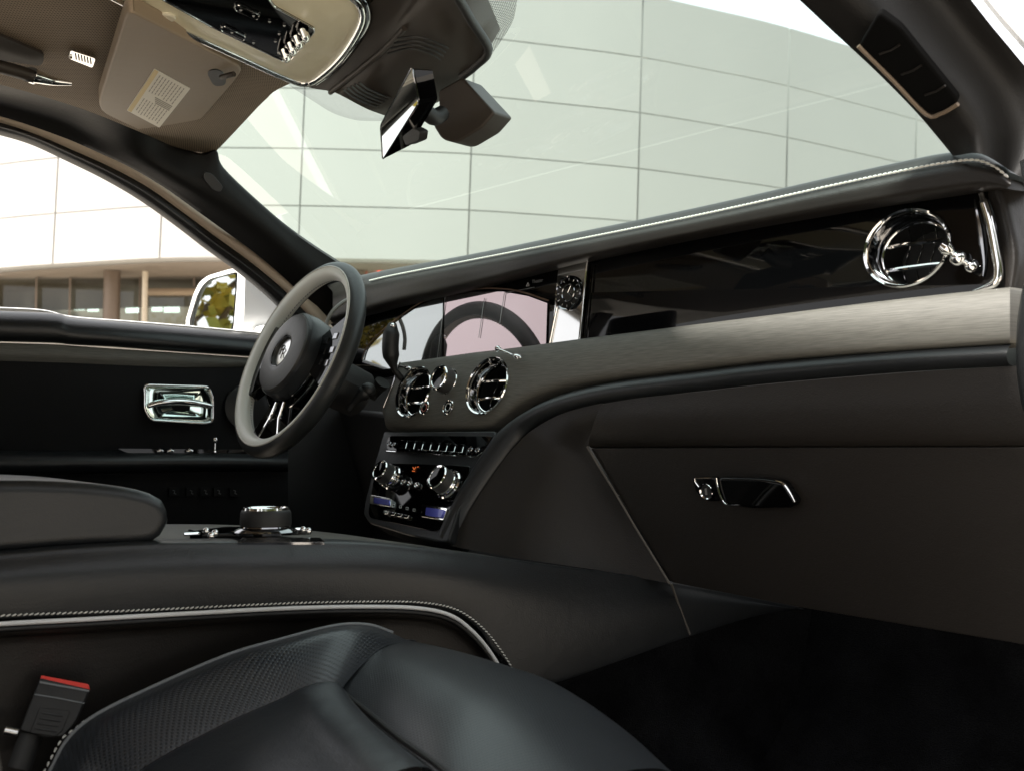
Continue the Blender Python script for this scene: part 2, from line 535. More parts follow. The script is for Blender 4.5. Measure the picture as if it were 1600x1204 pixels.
M_BLUE = simple('deep blue enamel', (0.05, 0.06, 0.36), 0.18, 0.4, 0.5, var=0.1)
M_MIRROR = simple('mirror glass', (0.70, 0.74, 0.72), 0.004, 1.0)
M_WSHIELD = glass_mat('green tinted windscreen', (0.74, 0.88, 0.85))
M_FRIT = frit_mat()
M_FRITS = glass_mat('grey shade band', (0.80, 0.79, 0.81))
M_ICON = simple('pale printed icon', (0.55, 0.55, 0.55), 0.5)
M_ORANGE = emit_mat('orange display digits', (1.0, 0.22, 0.05), 0.22)
def screen_mat(name, col, f0, f1):
    m, nt, b = newmat(name)
    b.inputs['Base Color'].default_value = (0.006, 0.005, 0.006, 1)
    b.inputs['Roughness'].default_value = 0.5
    g = nd(nt, 'ShaderNodeBsdfGlossy'); g.inputs['Roughness'].default_value = 0.02; g.inputs[0].default_value = (*col, 1)
    lw = nd(nt, 'ShaderNodeLayerWeight'); lw.inputs[0].default_value = 0.35
    r = nd(nt, 'ShaderNodeMapRange'); r.inputs['To Min'].default_value, r.inputs['To Max'].default_value = f0, f1
    nt.links.new(lw.outputs['Facing'], r.inputs['Value'])
    mx = nd(nt, 'ShaderNodeMixShader')
    nt.links.new(r.outputs[0], mx.inputs[0]); nt.links.new(b.outputs[0], mx.inputs[1]); nt.links.new(g.outputs[0], mx.inputs[2])
    nt.links.new(mx.outputs[0], nt.nodes['Material Output'].inputs[0])
    return m
M_SCR1 = screen_mat('instrument cover glass', (0.92, 0.97, 0.95), 0.12, 0.85)
M_SCR2 = screen_mat('pink coated display glass', (1.0, 0.80, 0.81), 0.12, 0.85)
#@@GEO
# ------------------------------------------------------------------ planes of the cabin
LAT = -0.16
PX = lambda x: plane((1, 0, 0), (x, 0, 0))
PY = lambda y: plane((LAT, 1, 0), (0.3, y, 0))
PZ = lambda z: plane((0, 0, 1), (0, 0, z))
P_ST = plane((LAT, 1, 0), (0.66, 1.14, 1.23))
P_GLASS = plane((LAT, 1, -0.12), (0.3, 1.105, 1.10))
P_WOOD = plane((LAT, 1, -0.30), (0.3, 1.085, 1.08))
P_STACK = plane((LAT, 1, -0.55), tuple(on(690, 668, P_WOOD)))
P_GLOVE = plane((LAT, 1, 0.15), (0.4, 1.08, 0.98))
P_RAIL = plane((1, 0, -0.35), (-0.66, 0.7, 1.45))
P_HEAD = plane((0, 0, 1), (0, 0, 1.47))
P_WS = plane((LAT * 0.62, 0.62, 1.0), (-0.64, 0.70, 1.478))
def cut(obj, cutter):
    m = obj.modifiers.new('cut', 'BOOLEAN'); m.operation = 'DIFFERENCE'; m.object = cutter; m.solver = 'EXACT'
    bpy.context.view_layer.update()
    dg = bpy.context.evaluated_depsgraph_get()
    me = bpy.data.meshes.new_from_object(obj.evaluated_get(dg))
    obj.modifiers.remove(m)
    obj.data = me
    me.set_sharp_from_angle(angle=math.radians(40))
    cm = cutter.data
    bpy.data.objects.remove(cutter); bpy.data.meshes.remove(cm)

# ------------------------------------------------------------------ ground
g = MB().add([(-90, -60, 0), (60, -60, 0), (60, 90, 0), (-90, 90, 0)], [(0, 1, 2, 3)]).build('ground', simple('sunlit concrete paving', (0.47, 0.42, 0.35), 0.8, var=0.18, vscale=0.8, bump=0.3, bscale=40))
tag(g, kind='structure')

# ------------------------------------------------------------------ building across the forecourt
FH = A(FW[0], FW[1], 0); FH = FH / np.linalg.norm(FH)
_px = [-900, -400, 0, 245, 470, 730, 1000, 1230, 1430, 1650, 1900]
_dr = [1.45, 1.22, 1.055, 1.0, 1.003, 1.02, 1.075, 1.16, 1.28, 1.45, 1.7]
def fac(px, dy, extra=0.0):          # a point of the curved facade: bearing from the picture, height from dy
    d = 16.0 * float(np.interp(px, _px, _dr))
    if extra == 0: d = 16.0 * float(sum(np.interp(px + k, _px, _dr) for k in (-60, -30, 0, 30, 60)) / 5)
    p = C0 + (FH + RT * (px - 800) / FPX) * (d + extra)
    return A(p[0], p[1], 0.9 + dy * 16.0 / FPX)
bld = thing('showroom_building', 'curved white panelled building seen through windscreen and side window', 'building', (fac(463, 0)[0], fac(463, 0)[1], 0))
M_FAC = simple('white facade panel', (0.405, 0.394, 0.374), 0.45, var=0.05, vscale=0.35)
_nt = M_FAC.node_tree; _b = _nt.nodes['Principled BSDF']; _l = _b.inputs['Base Color'].links[0].from_socket
_oi = nd(_nt, 'ShaderNodeObjectInfo'); _mr = nd(_nt, 'ShaderNodeMapRange'); _mr.inputs['To Min'].default_value, _mr.inputs['To Max'].default_value = 0.975, 1.02
_nt.links.new(_oi.outputs['Random'], _mr.inputs['Value'])
_vs = nd(_nt, 'ShaderNodeVectorMath', operation='SCALE'); _nt.links.new(_l, _vs.inputs[0]); _nt.links.new(_mr.outputs[0], _vs.inputs['Scale'])
_nt.links.new(_vs.outputs[0], _b.inputs['Base Color'])
M_JOINT = simple('grey joint', (0.36, 0.355, 0.34), 0.7)
M_SOFF = simple('brown metal soffit', (0.175, 0.145, 0.115), 0.35, var=0.15, vscale=1.2)
M_BRZ = simple('bronze column', (0.16, 0.12, 0.09), 0.4, 0.3, var=0.1)
VJ = [-640, -420, -240, -90, 77, 245, 463, 730, 995, 1228, 1430, 1620, 1800]
HJ = [294, 378, 470, 567, 664, 776]
back = MB()
lean = lambda px, dy: px + 0.03 * (dy - 300)
xs = np.linspace(VJ[0], VJ[-1], 60)
nrm_in = lambda px: (FH + RT * (px - 800) / FPX)
pts0 = [fac(lean(x, HJ[0]), HJ[0]) + nrm_in(x) * 0.04 for x in xs]
pts1 = [fac(lean(x, HJ[-1]), HJ[-1]) + nrm_in(x) * 0.04 for x in xs]
back.add(pts0 + pts1, [(i, i + 1, 60 + i + 1, 60 + i) for i in range(59)])
back.build('joint_backing', M_JOINT, bld, solidify=0.3)
for a, b in zip(VJ[:-1], VJ[1:]):
    for h0, h1 in zip(HJ[:-1], HJ[1:]):
        gx = 1.0
        n = 6
        lo = [fac(lean(a + gx + (b - a - 2 * gx) * i / n, h0), h0 + 0.85) for i in range(n + 1)]
        hi = [fac(lean(a + gx + (b - a - 2 * gx) * i / n, h1), h1 - 0.85) for i in range(n + 1)]
        v = nrm_in((a + b) / 2) * 0.035
        m = n + 1
        vs = lo + hi + [p + v for p in lo] + [p + v for p in hi]
        fs = [(i, i + 1, m + i + 1, m + i) for i in range(n)] + [(2 * m + i, 3 * m + i, 3 * m + i + 1, 2 * m + i + 1) for i in range(n)]
        fs += [(i, 2 * m + i, 2 * m + i + 1, i + 1) for i in range(n)] + [(m + i, m + i + 1, 3 * m + i + 1, 3 * m + i) for i in range(n)]
        fs += [(0, m, 3 * m, 2 * m), (n, 2 * m + n, 3 * m + n, m + n)]
        MB().add(vs, fs).build('facade_panel', M_FAC, bld)
# soffit and set-back ground floor
so = [fac(x, HJ[0] + 3) + nrm_in(x) * 0.06 for x in xs] + [fac(x, HJ[0] + 3, 6.0) for x in xs]
MB().add(so, [(i, 60 + i, 60 + i + 1, i + 1) for i in range(59)]).build('soffit', M_SOFF, bld, solidify=0.15)
ztop = fac(463, HJ[0])[2] + 0.02
def gpt(px, d, z): 
    p = C0 + nrm_in(px) * d
    return A(p[0], p[1], z)
M_SGLASS = glass_mat('showroom glass', (0.55, 0.56, 0.5))
sx_ = [-420, -250, -120, -10, 52, 105, 160, 215, 300, 400, 520, 640, 760, 900]
for a, b in zip(sx_[:-1], sx_[1:]):
    MB().add([gpt(a + 2, 18.1, 0.1), gpt(b - 2, 18.1, 0.1), gpt(b - 2, 18.1, ztop - 0.02), gpt(a + 2, 18.1, ztop - 0.02)], [(0, 1, 2, 3)]).build('pane', M_SGLASS, bld)
    MB().prism([gpt(a - 1.5, 18.0, 0), gpt(a + 1.5, 18.0, 0), gpt(a + 1.5, 18.2, 0), gpt(a - 1.5, 18.2, 0)], A(0, 0, ztop - 0.01)).build('mullion', M_BRZ, bld)
MB().add([gpt(222, 17.9, ztop - 0.30), gpt(930, 17.9, ztop - 0.30), gpt(930, 17.9, ztop - 0.20), gpt(222, 17.9, ztop - 0.20)], [(0, 1, 2, 3)]).build('fascia_beam', simple('tan beam', (0.33, 0.25, 0.17), 0.5, var=0.1), bld, solidify=0.2)
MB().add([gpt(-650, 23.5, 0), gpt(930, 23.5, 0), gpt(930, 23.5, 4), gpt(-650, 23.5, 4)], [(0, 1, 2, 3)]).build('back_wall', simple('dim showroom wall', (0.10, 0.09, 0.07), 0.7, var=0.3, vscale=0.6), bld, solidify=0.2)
M_LIT = emit_mat('bright far window', (0.80, 1.0, 0.95), 0.9)
for a, b, y0, y1 in [(4, 50, 436, 476), (56, 78, 441, 456), (82, 106, 444, 457), (112, 128, 452, 484), (133, 150, 458, 486), (193, 214, 468, 488), (234, 250, 468, 486), (254, 278, 470, 488), (-60, -10, 440, 480)]:
    z0, z1 = 0.9 + (695 - y1) * 23.2 / FPX, 0.9 + (695 - y0) * 23.2 / FPX
    MB().add([gpt(a, 23.2, z0), gpt(b, 23.2, z0), gpt(b, 23.2, z1), gpt(a, 23.2, z1)], [(0, 1, 2, 3)]).build('far_window', M_LIT, bld, solidify=0.04)
for px, r, d in [(171, 0.13, 17.4), (-190, 0.13, 17.4), (560, 0.13, 17.4)]:
    MB().tube([gpt(px, d, 0.0), gpt(px, d, ztop)], r, 20).build('column', M_BRZ, bld)
lp = MB().tube([gpt(223, 17.0, 0.0), gpt(223, 17.0, 0.9 + 272 * 17.0 / FPX)], 0.045, 12).build('flag_pole', simple('pale post', (0.55, 0.47, 0.36), 0.4, 0.2, var=0.1))
tag(lp, 'slim pale post in front of the showroom glass', 'post')
rl = MB().box((0, 0, 0), (0.12, 0.06, 0.07), frame(gpt(600, 17.5, 0.9 + 268 * 17.5 / FPX), -nrm_in(600))).build('exit_lamp', emit_mat('red lamp', (1.0, 0.06, 0.02), 1.6), bevel=0.01)
tag(rl, 'small glowing red lamp under building soffit above steering wheel', 'lamp')

# ------------------------------------------------------------------ tree mirrored in the wing mirror
def tree(loc, h, rad, n, seed, label, c0=(0.13, 0.15, 0.015), c1=(0.42, 0.30, 0.03), ls=1.0, name='autumn_tree'):
    rnd = random.Random(seed)
    t = thing(name, label, 'tree', loc, 'trees beside the forecourt')
    mb = MB()
    base = A(*loc)
    mb.tube([base, base + A(0.05, 0, h * 0.35), base + A(-0.05, 0.1, h * 0.7)], [0.16, 0.12, 0.05], 10)
    for k in range(9):
        a = k * 2.4; z = h * (0.32 + 0.05 * k)
        mb.tube([base + A(0, 0, z), base + A(math.cos(a) * rad * 0.4, math.sin(a) * rad * 0.4, z + 0.5), base + A(math.cos(a) * rad * 0.8, math.sin(a) * rad * 0.8, z + 0.9)], [0.05, 0.03, 0.01], 6)
    mb.build('trunk', simple('bark', (0.10, 0.075, 0.05), 0.9, var=0.3, bump=0.5, bscale=30), t)
    cl = [A(rnd.uniform(-1, 1) * rad * 0.8, rnd.uniform(-1, 1) * rad * 0.8, rnd.uniform(0.32, 0.95) * h) for _ in range(26)]
    vs, fs = [], []
    for i in range(n):
        c = rnd.choice(cl) + np.array([rnd.gauss(0, rad * 0.2) for _ in range(3)])
        u = unit([rnd.gauss(0, 1) for _ in range(3)]); w = unit(np.cross(u, [rnd.gauss(0, 1) for _ in range(3)]))
        s = rnd.uniform(0.06, 0.12) * ls
        p = base + c
        o = len(vs)
        vs += [p - u * s, p + w * s * 0.6, p + u * s, p - w * s * 0.6]
        fs.append((o, o + 1, o + 2, o + 3))
    m, nt, b = newmat('yellow green leaves')
    tc = nd(nt, 'ShaderNodeTexCoord'); nz = nd(nt, 'ShaderNodeTexNoise', Scale=1.3, Detail=3.0)
    nt.links.new(tc.outputs['Object'], nz.inputs['Vector'])
    rp = nd(nt, 'ShaderNodeValToRGB'); e = rp.color_ramp.elements
    e[0].position, e[0].color = 0.35, (*c0, 1); e[1].position, e[1].color = 0.65, (*c1, 1)
    nt.links.new(nz.outputs['Fac'], rp.inputs[0]); nt.links.new(rp.outputs[0], b.inputs['Base Color'])
    b.inputs['Roughness'].default_value = 0.6
    MB().add(vs, fs).build('crown', m, t, smooth=False)
    return t
tree((-8.2, -3.9, 0), 4.4, 1.6, 5000, 3, 'yellow green tree mirrored in the white wing mirror')

for k, (x, y, h) in enumerate(((8.5, -7.5, 6.2), (9.2, -3.2, 5.6), (8.8, 1.2, 6.4), (9.6, 5.6, 5.8), (9.0, 10.0, 6.1))):  # unseen row, added to darken light and reflections from the right
    tree((x, y, 0), h, 2.3, 4200, 20 + k, '%s green tree of the unseen row added right of the car to dim its light' % ('rearmost', 'second rearmost', 'middle', 'second foremost', 'foremost')[k], (0.035, 0.055, 0.012), (0.085, 0.10, 0.02), 2.0, 'light_blocking_tree')

# ------------------------------------------------------------------ car shell: floor, roof, pillars, sills (setting)
body = thing('car_body', 'white car body around the cabin', 'car body', (0, 0, 0))
def roofline(X, dz=0.0):
    return A(X, 0, 1.545 - 0.06 * (X / 0.75) ** 2 + dz)
rows = []
for Y in (-1.7, -1.2, -0.4, 0.3, 0.62):
    rows.append([A(x, Y, 1.56 - 0.05 * (x / 0.8) ** 2 - (0.10 if Y < -1.6 else 0.0)) for x in (-0.80, -0.5, 0, 0.5, 0.80)])
patch('roof_skin', rows, M_WHITE, body, 24, 16, back=(0, 0, 0.02), flip=True)
MB().box((0.0, -1.75, 0.75), (0.85, 0.03, 0.45)).build('rear_bulkhead', M_LEATH, body)
MB().prism([A(0.84, -1.75, 0.3), A(0.84, -0.42, 0.3), A(0.84, -0.42, 1.05), A(0.80, -0.50, 1.52), A(0.80, -0.62, 1.52), A(0.84, -0.62, 1.12), A(0.84, -1.75, 1.12)], A(0.06, 0, 0)).build('rear_side', M_WHITE, body, 0.01)
MB().prism([A(-0.90, -1.75, 0.3), A(-0.90, -0.42, 0.3), A(-0.90, -0.42, 1.05), A(-0.82, -0.50, 1.52), A(-0.82, -0.62, 1.52), A(-0.90, -0.62, 1.12), A(-0.90, -1.75, 1.12)], A(0.06, 0, 0)).build('rear_side', M_WHITE, body, 0.01)
MB().box((0.0, 1.52, 0.75), (0.86, 0.03, 0.40)).build('firewall', M_PLAST, body)
MB().prism([A(-0.9, 1.57, 1.02), A(0.9, 1.80, 1.02), A(0.9, 2.9, 0.97), A(-0.9, 2.9, 0.97)], A(0, 0, -0.5)).build('bonnet', M_WHITE, body, 0.05, 4)
MB().box((0.86, 0.3, 0.36), (0.06, 0.95, 0.06)).build('door_sill', M_PLAST, body, 0.01)
# white door aperture flange at upper right
slab('aperture_flange', [(1520, -30), (1560, 20), (1640, 110), (1720, 110), (1720, -30)], plane((0.5, -1, 0.2), (0.80, 1.22, 1.42)), 0.03, M_WHITE, body, 0.004)
fl = MB().box((0, 0.2, 0.35), (0.84, 1.95, 0.012)).build('floor', M_CARPET)
tag(fl, kind='structure')
# ------------------------------------------------------------------ headliner, rails, pillars
hl = patch('ceiling', [[A(xl + (x + 0.70) / 1.44 * (0.74 - xl), y + dy * max(0, (y + 0.5) / 1.17), 1.476 + 0.008 * (1 - (x / 0.74) ** 2)) for x, dy in ((-0.70, 0.0), (-0.58, 0.0), (-0.40, -0.03), (-0.26, -0.035), (-0.14, 0.015), (0.0, 0.05), (0.4, 0.05), (0.74, 0.06))] for y, xl in ((-1.65, -0.44), (-0.8, -0.44), (0.0, -0.44), (0.22, -0.45), (0.36, -0.50), (0.48, -0.58))] + [[on(px, py, PZ(1.478)) for px, py in ((322, 252), (352, 222), (384, 188), (414, 157), (446, 134))] + [A(0.0, 0.70, 1.483), A(0.4, 0.72, 1.481), A(0.74, 0.74, 1.476)]], M_HEAD, None, 30, 30, back=(0, 0, 0.02))
tag(hl, kind='structure')
up_ = [(-260, 80), (-120, 106), (0, 130), (100, 146), (170, 174), (250, 222), (312, 243), (338, 237), (352, 268), (420, 332), (470, 372), (530, 412), (575, 440)]
mid_ = [(-260, 104), (-120, 126), (0, 152), (100, 180), (165, 214), (235, 252), (292, 284), (328, 300), (366, 324), (415, 362), (468, 410), (518, 455), (560, 492)]
lo_ = [(-260, 141), (-120, 157), (0, 182), (93, 213), (152, 238), (209, 265), (259, 295), (301, 325), (348, 359), (404, 400), (461, 450), (513, 503), (550, 546)]
rail = patch('pillar_left', [[on(*p, PZ(1.474)) * (1 - w) + on(*p, P_RAIL) * w for w, p in zip((0, 0, 0.05, 0.2, 0.4, 0.65, 0.9, 1, 1, 1, 1, 1, 1), up_)], onp(mid_, off(P_RAIL, 0.012)), onp(lo_, off(P_RAIL, -0.02))], M_PILL, None, 90, 12, back=(-0.035, 0.010, 0.014))
tag(rail, kind='structure')
sp_ = [on(319, 271, off(P_RAIL, 0.016)), on(348, 298, off(P_RAIL, 0.016))]
tagp = slab('airbag_tag', rounded([(319, 268), (332, 272), (349, 292), (345, 301), (333, 298), (317, 279)], 5), off(P_RAIL, 0.0145), 0.004, M_LEATHG, rail, 0.001)
# corner cover strip where headliner meets rail
# passenger pillar
pl1 = plane((1, -0.25, 0.1), (0.69, 1.02, 1.30))
L_ = [(1180, -60), (1240, -8), (1300, 48), (1370, 113), (1430, 174), (1466, 216), (1480, 233), (1489, 244)]
M1_ = [(1290, -60), (1350, 0), (1402, 55), (1455, 108), (1500, 155), (1525, 200), (1531, 223), (1533, 241)]
M2_ = [(1400, -60), (1450, 0), (1490, 50), (1530, 100), (1565, 150), (1585, 205), (1586, 240), (1580, 268)]
R_ = [(1470, -60), (1517, 0), (1550, 42), (1585, 84), (1620, 130), (1640, 190), (1640, 240), (1612, 287)]
pp = patch('pillar_right', [onp(L_, off(pl1, -0.05)), onp(M1_, pl1), onp(M2_, off(pl1, -0.012)), onp(R_, off(pl1, 0.02))], M_PILL, None, 50, 22, back=(-0.022, 0.030, 0.012))
tag(pp, kind='structure')
ppc = off(pl1, -0.004)
_q1, _q2, _q3 = on(1341, 72, off(pl1, -0.030)), on(1452, 180, off(pl1, -0.036)), on(1497, 158, off(pl1, 0.004))
_rn = unit(np.cross(_q2 - _q1, _q3 - _q1)); _rn = _rn if _rn @ (C0 - _q1) > 0 else -_rn
P_REC = plane(tuple(_rn), tuple(_q1 + _rn * 0.006))
rec = rounded([(1372, 20), (1405, 44), (1497, 158), (1490, 170), (1452, 180), (1341, 72)], 8)
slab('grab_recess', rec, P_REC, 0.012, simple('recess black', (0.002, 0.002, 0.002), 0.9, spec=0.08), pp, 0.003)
MB().tube(arc(onp([(1341, 72), (1395, 126), (1447, 179), (1470, 178), (1497, 163)], off(P_REC, 0.001)), 30), 0.0024, 8).build('recess_lip', simple('tan lip', (0.16, 0.12, 0.085), 0.45), pp)
for x, y in ((1384, 78), (1418, 110), (1455, 142)):
    MB().tube([on(x - 10, y + 7, off(P_REC, 0.001)), on(x + 8, y + 1, off(P_REC, 0.001)), on(x + 22, y - 8, off(P_REC, 0.001))], 0.0012, 6).build('recess_rib', M_LEATHW, pp)

# ------------------------------------------------------------------ windscreen
ws = thing('windscreen', 'green tinted windscreen glass above the dashboard', 'windscreen', (0, 1.2, 1.2))
def wsp(x, z): return A(x, (P_WS[1] - P_WS[0][0] * x - P_WS[0][2] * z) / P_WS[0][1], z)
patch('glass', [[wsp(-0.80, z), wsp(0, z), wsp(0.67, z)] for z in (1.16, 1.30, 1.43, 1.56)], M_WSHIELD, ws, 12, 12)
o = patch('dot_band', [onp([(640, -60), (690, -30), (722, 30), (745, 60), (752, 90)], off(P_WS, -0.004)), onp([(815, -60), (809, -20), (806, 15), (796, 44), (764, 92)], off(P_WS, -0.004))], M_FRIT, ws, 20, 8)
_fp = onp(rounded([(430, 120), (470, 146), (520, 178), (556, 189), (600, 190), (640, 176), (640, 100), (500, 80)], 14), off(P_WS, -0.004))
MB().add(_fp, [tuple(range(len(_fp)))]).build('frit_patch', M_FRITS, ws)

# ------------------------------------------------------------------ sun visor and its label
vis = thing('sun_visor', 'tan folded sun visor with paper label above driver', 'sun visor', on(260, 120, P_HEAD))
P_VIS = plane((0.05, -0.10, 1), tuple(on(270, 120, PZ(1.452))))
vo = rounded([(200, 16), (380, 108), (366, 128), (276, 231), (150, 172)], [14, 10, 8, 16, 22], 6)
slab('visor_board', vo, P_VIS, 0.022, M_VISOR, vis, 0.007, 4)
slab('clip_recess', rounded([(322, 113), (338, 108), (352, 116), (354, 134), (334, 136)], 8), off(P_VIS, -0.0015), 0.004, M_RUB, vis, 0.001)
MB().tube([on(346, 121, off(P_VIS, -0.008)), on(357, 118, off(P_VIS, -0.010)), on(366, 116, off(P_VIS, -0.010))], 0.004, 10).build('hinge_pin', M_BROWNP, vis)
lb = slab('visor_label', rounded([(241, 108), (297.5, 139), (249, 200), (198, 173)], 1.5), off(P_VIS, -0.0012), 0.0008, M_PAPER, None)
tag(lb, 'cream printed paper label stuck on the sun visor', 'label')
def lab(u, v):                      # u along the short top edge, v down the label
    a, b, c, d = A(241, 108), A(297.5, 139), A(249, 200), A(198, 173)
    return tuple((a * (1 - u) + b * u) * (1 - v) + (d * (1 - u) + c * u) * v)
slab('yellow_band', [lab(0.02, 0.01), lab(0.13, 0.01), lab(0.13, 0.99), lab(0.02, 0.99)], off(P_VIS, -0.0016), 0.0003, M_PAPERY, lb)
mb = MB()
rnd = random.Random(5)
for k in range(9):
    u = 0.20 + k * 0.083
    for v0, v1 in ((0.06, 0.46), (0.62, 0.95)):
        v = v0
        while v < v1 - 0.03:
            w = min(rnd.uniform(0.03, 0.08), v1 - v)
            q = [on(*lab(uu, vv), off(P_VIS, -0.0016)) for uu, vv in ((u, v), (u + 0.022, v), (u + 0.022, v + w), (u, v + w))]
            mb.prism(q, A(0, 0, 0.0002)); v += w + 0.016
for k in range(4):
    v = 0.49 + k * 0.032
    q = [on(*lab(uu, vv), off(P_VIS, -0.0016)) for uu, vv in ((0.42 + 0.03 * k, v), (0.92, v), (0.92, v + 0.018), (0.42 + 0.03 * k, v + 0.018))]
    mb.prism(q, A(0, 0, 0.0002))
o = mb.build('print_lines', M_INK, lb); o['kind'] = 'stuff'
# little chrome grille in the ceiling
gr = thing('ceiling_grille', 'small chrome microphone grille in the ceiling beside visor', 'grille', on(128, 93, P_HEAD))
slab('bezel', rounded([(110, 79), (150, 92), (145, 107), (107, 92)], 4), PZ(1.474), 0.006, M_CHROME, gr, 0.002)
for k in range(6):
    x, y = 117 + k * 4.6, 89 + k * 1.4
    slab('slot', [(x, y - 3), (x + 1.8, y - 2.5), (x + 3.2, y + 5), (x + 1.2, y + 4.5)], PZ(1.4725), 0.002, M_RUB, gr)
# grab handle
gh = thing('grab_handle', 'folding ceiling grab handle with chrome end above driver door', 'grab handle', on(60, 125, PZ(1.46)))
PH = PZ(1.455)
MB().tube(arc(onp([(-260, 66), (-100, 88), (-20, 100), (55, 120)], PH), 24), [0.013] * 18 + [0.012] * 6, 12, sq=0.8).build('grip', M_BROWNP, gh)
MB().tube(arc(onp([(52, 119), (60, 121), (82, 127), (112, 131)], off(PH, -0.002)), 14), list(np.linspace(0.0135, 0.004, 14)), 12, sq=0.8).build('end_cap', M_CHROME, gh)
MB().tube(arc(onp([(46, 117), (54, 120)], off(PH, -0.001)), 6), 0.0148, 14, sq=0.8).build('collar', M_CHROME, gh)
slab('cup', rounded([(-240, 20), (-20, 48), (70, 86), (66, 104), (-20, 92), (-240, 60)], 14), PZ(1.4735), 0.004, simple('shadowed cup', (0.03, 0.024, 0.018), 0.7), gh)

# ------------------------------------------------------------------ overhead console
P_OC = PZ(1.452)
oc = thing('overhead_console', 'cream overhead console with chrome rim and black switch panel', 'overhead console', on(440, 60, P_OC))
edge = [(150, -20), (190, 2), (280, 46), (380, 92), (440, 119), (478, 131), (505, 116), (532, 90), (553, 60), (566, 30), (562, 8), (545, -8), (500, -34), (440, -70), (300, -140), (150, -100)]
outl = arc([A(*p) for p in edge] + [A(*edge[0])], 110)[:-1]
MB().prism(onp(outl, P_OC), A(0, 0, 0.03)).build('cream_panel', M_CREAM, oc, 0.003)
ring = onp(outl, off(P_OC, -0.001))
MB().tube(ring, 0.0055, 10, closed=True).build('chrome_rim', M_CHROME, oc)
edge2 = [(x, y) for x, y in edge[5:11]]
MB().tube(arc(onp([(492, 126), (522, 104), (550, 68), (570, 32), (566, 4), (548, -12)], off(P_OC, 0.012)), 40), 0.010, 12, sq=0.8).build('chrome_lip', M_DCHROME, oc)
bp_ = rounded([(316, 30), (390, -8), (430, 12), (494, 47), (449, 99), (418, 84)], [4, 4, 4, 8, 8, 4])
bp_ = rounded([(235, -12), (390, -40), (430, 12), (494, 47), (449, 99), (330, 42), (258, 2)], [4, 4, 4, 7, 7, 3, 4])
slab('switch_panel', bp_, off(P_OC, -0.0025), 0.006, M_PIANO, oc, 0.001)
MB().tube(onp(bp_, off(P_OC, -0.003)), 0.0011, 6, closed=True).build('panel_trim', M_CHROME, oc)
for (cx, cy) in ((444, 86), (454, 75.5), (464, 65), (474, 54.5)):
    q = arc([on(cx - 7, cy - 4, off(P_OC, -0.004)), on(cx + 0, cy - 3.5, off(P_OC, -0.013)), on(cx + 4, cy + 5, off(P_OC, -0.013)), on(cx + 3, cy + 10, off(P_OC, -0.004))], 12)
    MB().tube(q, list(0.003 + 0.0028 * np.sin(np.linspace(0.15, math.pi - 0.15, 12))), 12).build('toggle_switch', M_CHROME, oc)
for poly in ([(366, 10), (372, 8), (406, 24), (402, 32), (368, 17)], [(345, 44), (350, 41), (384, 58), (381, 64), (346, 49)]):
    q = onp(rounded(poly, 3), off(P_OC, -0.0045))
    MB().tube(q, 0.0008, 6, closed=True).build('button_frame', M_CHROME, oc)
for x, y in ((376, 17), (396, 26), (362, 52), (396, 68), (421, 35), (436, 54), (430, 66), (444, 41)):
    MB().tube([on(x - 1.6, y - 1, off(P_OC, -0.0042)), on(x, y + 1.2, off(P_OC, -0.0042)), on(x + 2, y - 0.5, off(P_OC, -0.0042)), on(x - 1.6, y - 1, off(P_OC, -0.0042))], 0.0005, 5).build('switch_icon', M_ICON, oc)
Ml = frame(on(259, 27, off(P_OC, -0.0015)), (0, 0, -1), (0, 1, 0))
MB().lathe([(0.0125, -0.002), (0.0125, 0.001), (0.0115, 0.0022), (1e-4, 0.0028)], Ml, 32).build('reading_lamp', simple('lamp lens', (0.75, 0.70, 0.55), 0.3, coat=0.4), oc)

# ------------------------------------------------------------------ sensor pod behind the mirror
pod = thing('mirror_pod', 'dark slotted plastic sensor cover behind the mirror', 'sensor cover', on(640, 100, PZ(1.44)))
P_POD = plane((0.0, -0.45, -1), tuple(on(560, 140, PZ(1.452))))
prz = onp([(440, 116), (490, 78), (540, 38), (584, 0), (610, -40)], PZ(1.472))
pr0 = onp([(480, 136), (528, 92), (582, 48), (622, 18), (650, -20)], off(PZ(1.466), 0))
pr1 = onp([(516, 143), (556, 112), (600, 76), (632, 42), (668, -10)], PZ(1.452))
pr2 = onp([(532, 149), (580, 130), (630, 98), (680, 62), (704, -10)], PZ(1.437))
pr3 = onp([(572, 170), (628, 158), (684, 138), (728, 112), (735, 20)], PZ(1.425))
pr4 = onp([(604, 182), (655, 172), (700, 150), (742, 106), (762, 76)], PZ(1.425))
patch('pod_shell', [prz, pr0, pr1, pr2, pr3, pr4], M_BROWNP, pod, 30, 26, back=(0.0, 0.02, 0.03))
MB().tube(arc(onp([(700, -30), (735, 30), (763, 78), (742, 104), (722, 120)], PZ(1.424)), 30), 0.006, 10).build('pod_edge', M_PLAST, pod)
MB().tube(arc([pr1[0] + A(0, 0, -0.002), pr1[1] + A(0, 0, -0.002), pr1[2] + A(0, 0, -0.002), pr1[3] + A(0, 0, -0.002)], 24), 0.004, 8).build('pod_ridge', M_BROWNP, pod)
for k in range(5):
    d = k * 6.0
    q = arc(onp([(536 + d * 1.05, 140 - d * 0.45), (550 + d, 151 - d * 0.5), (575 + d * 1.0, 163 - d * 0.55), (590 + d * 0.9, 167 - d * 0.6)], PZ(1.4245 + 0.0008 * k)), 12)
    MB().tube(q, 0.0016, 6).build('slot', M_RUB, pod)
for k in range(4):
    q = arc(onp([(606 + k * 5, 84 - k * 8), (640 + k * 5, 76 - k * 6), (672 + k * 5, 84 - k * 5), (688 + k * 4, 94 - k * 6)], PZ(1.4235)), 12)
    MB().tube(q, 0.0014, 6).build('slot', M_RUB, pod)

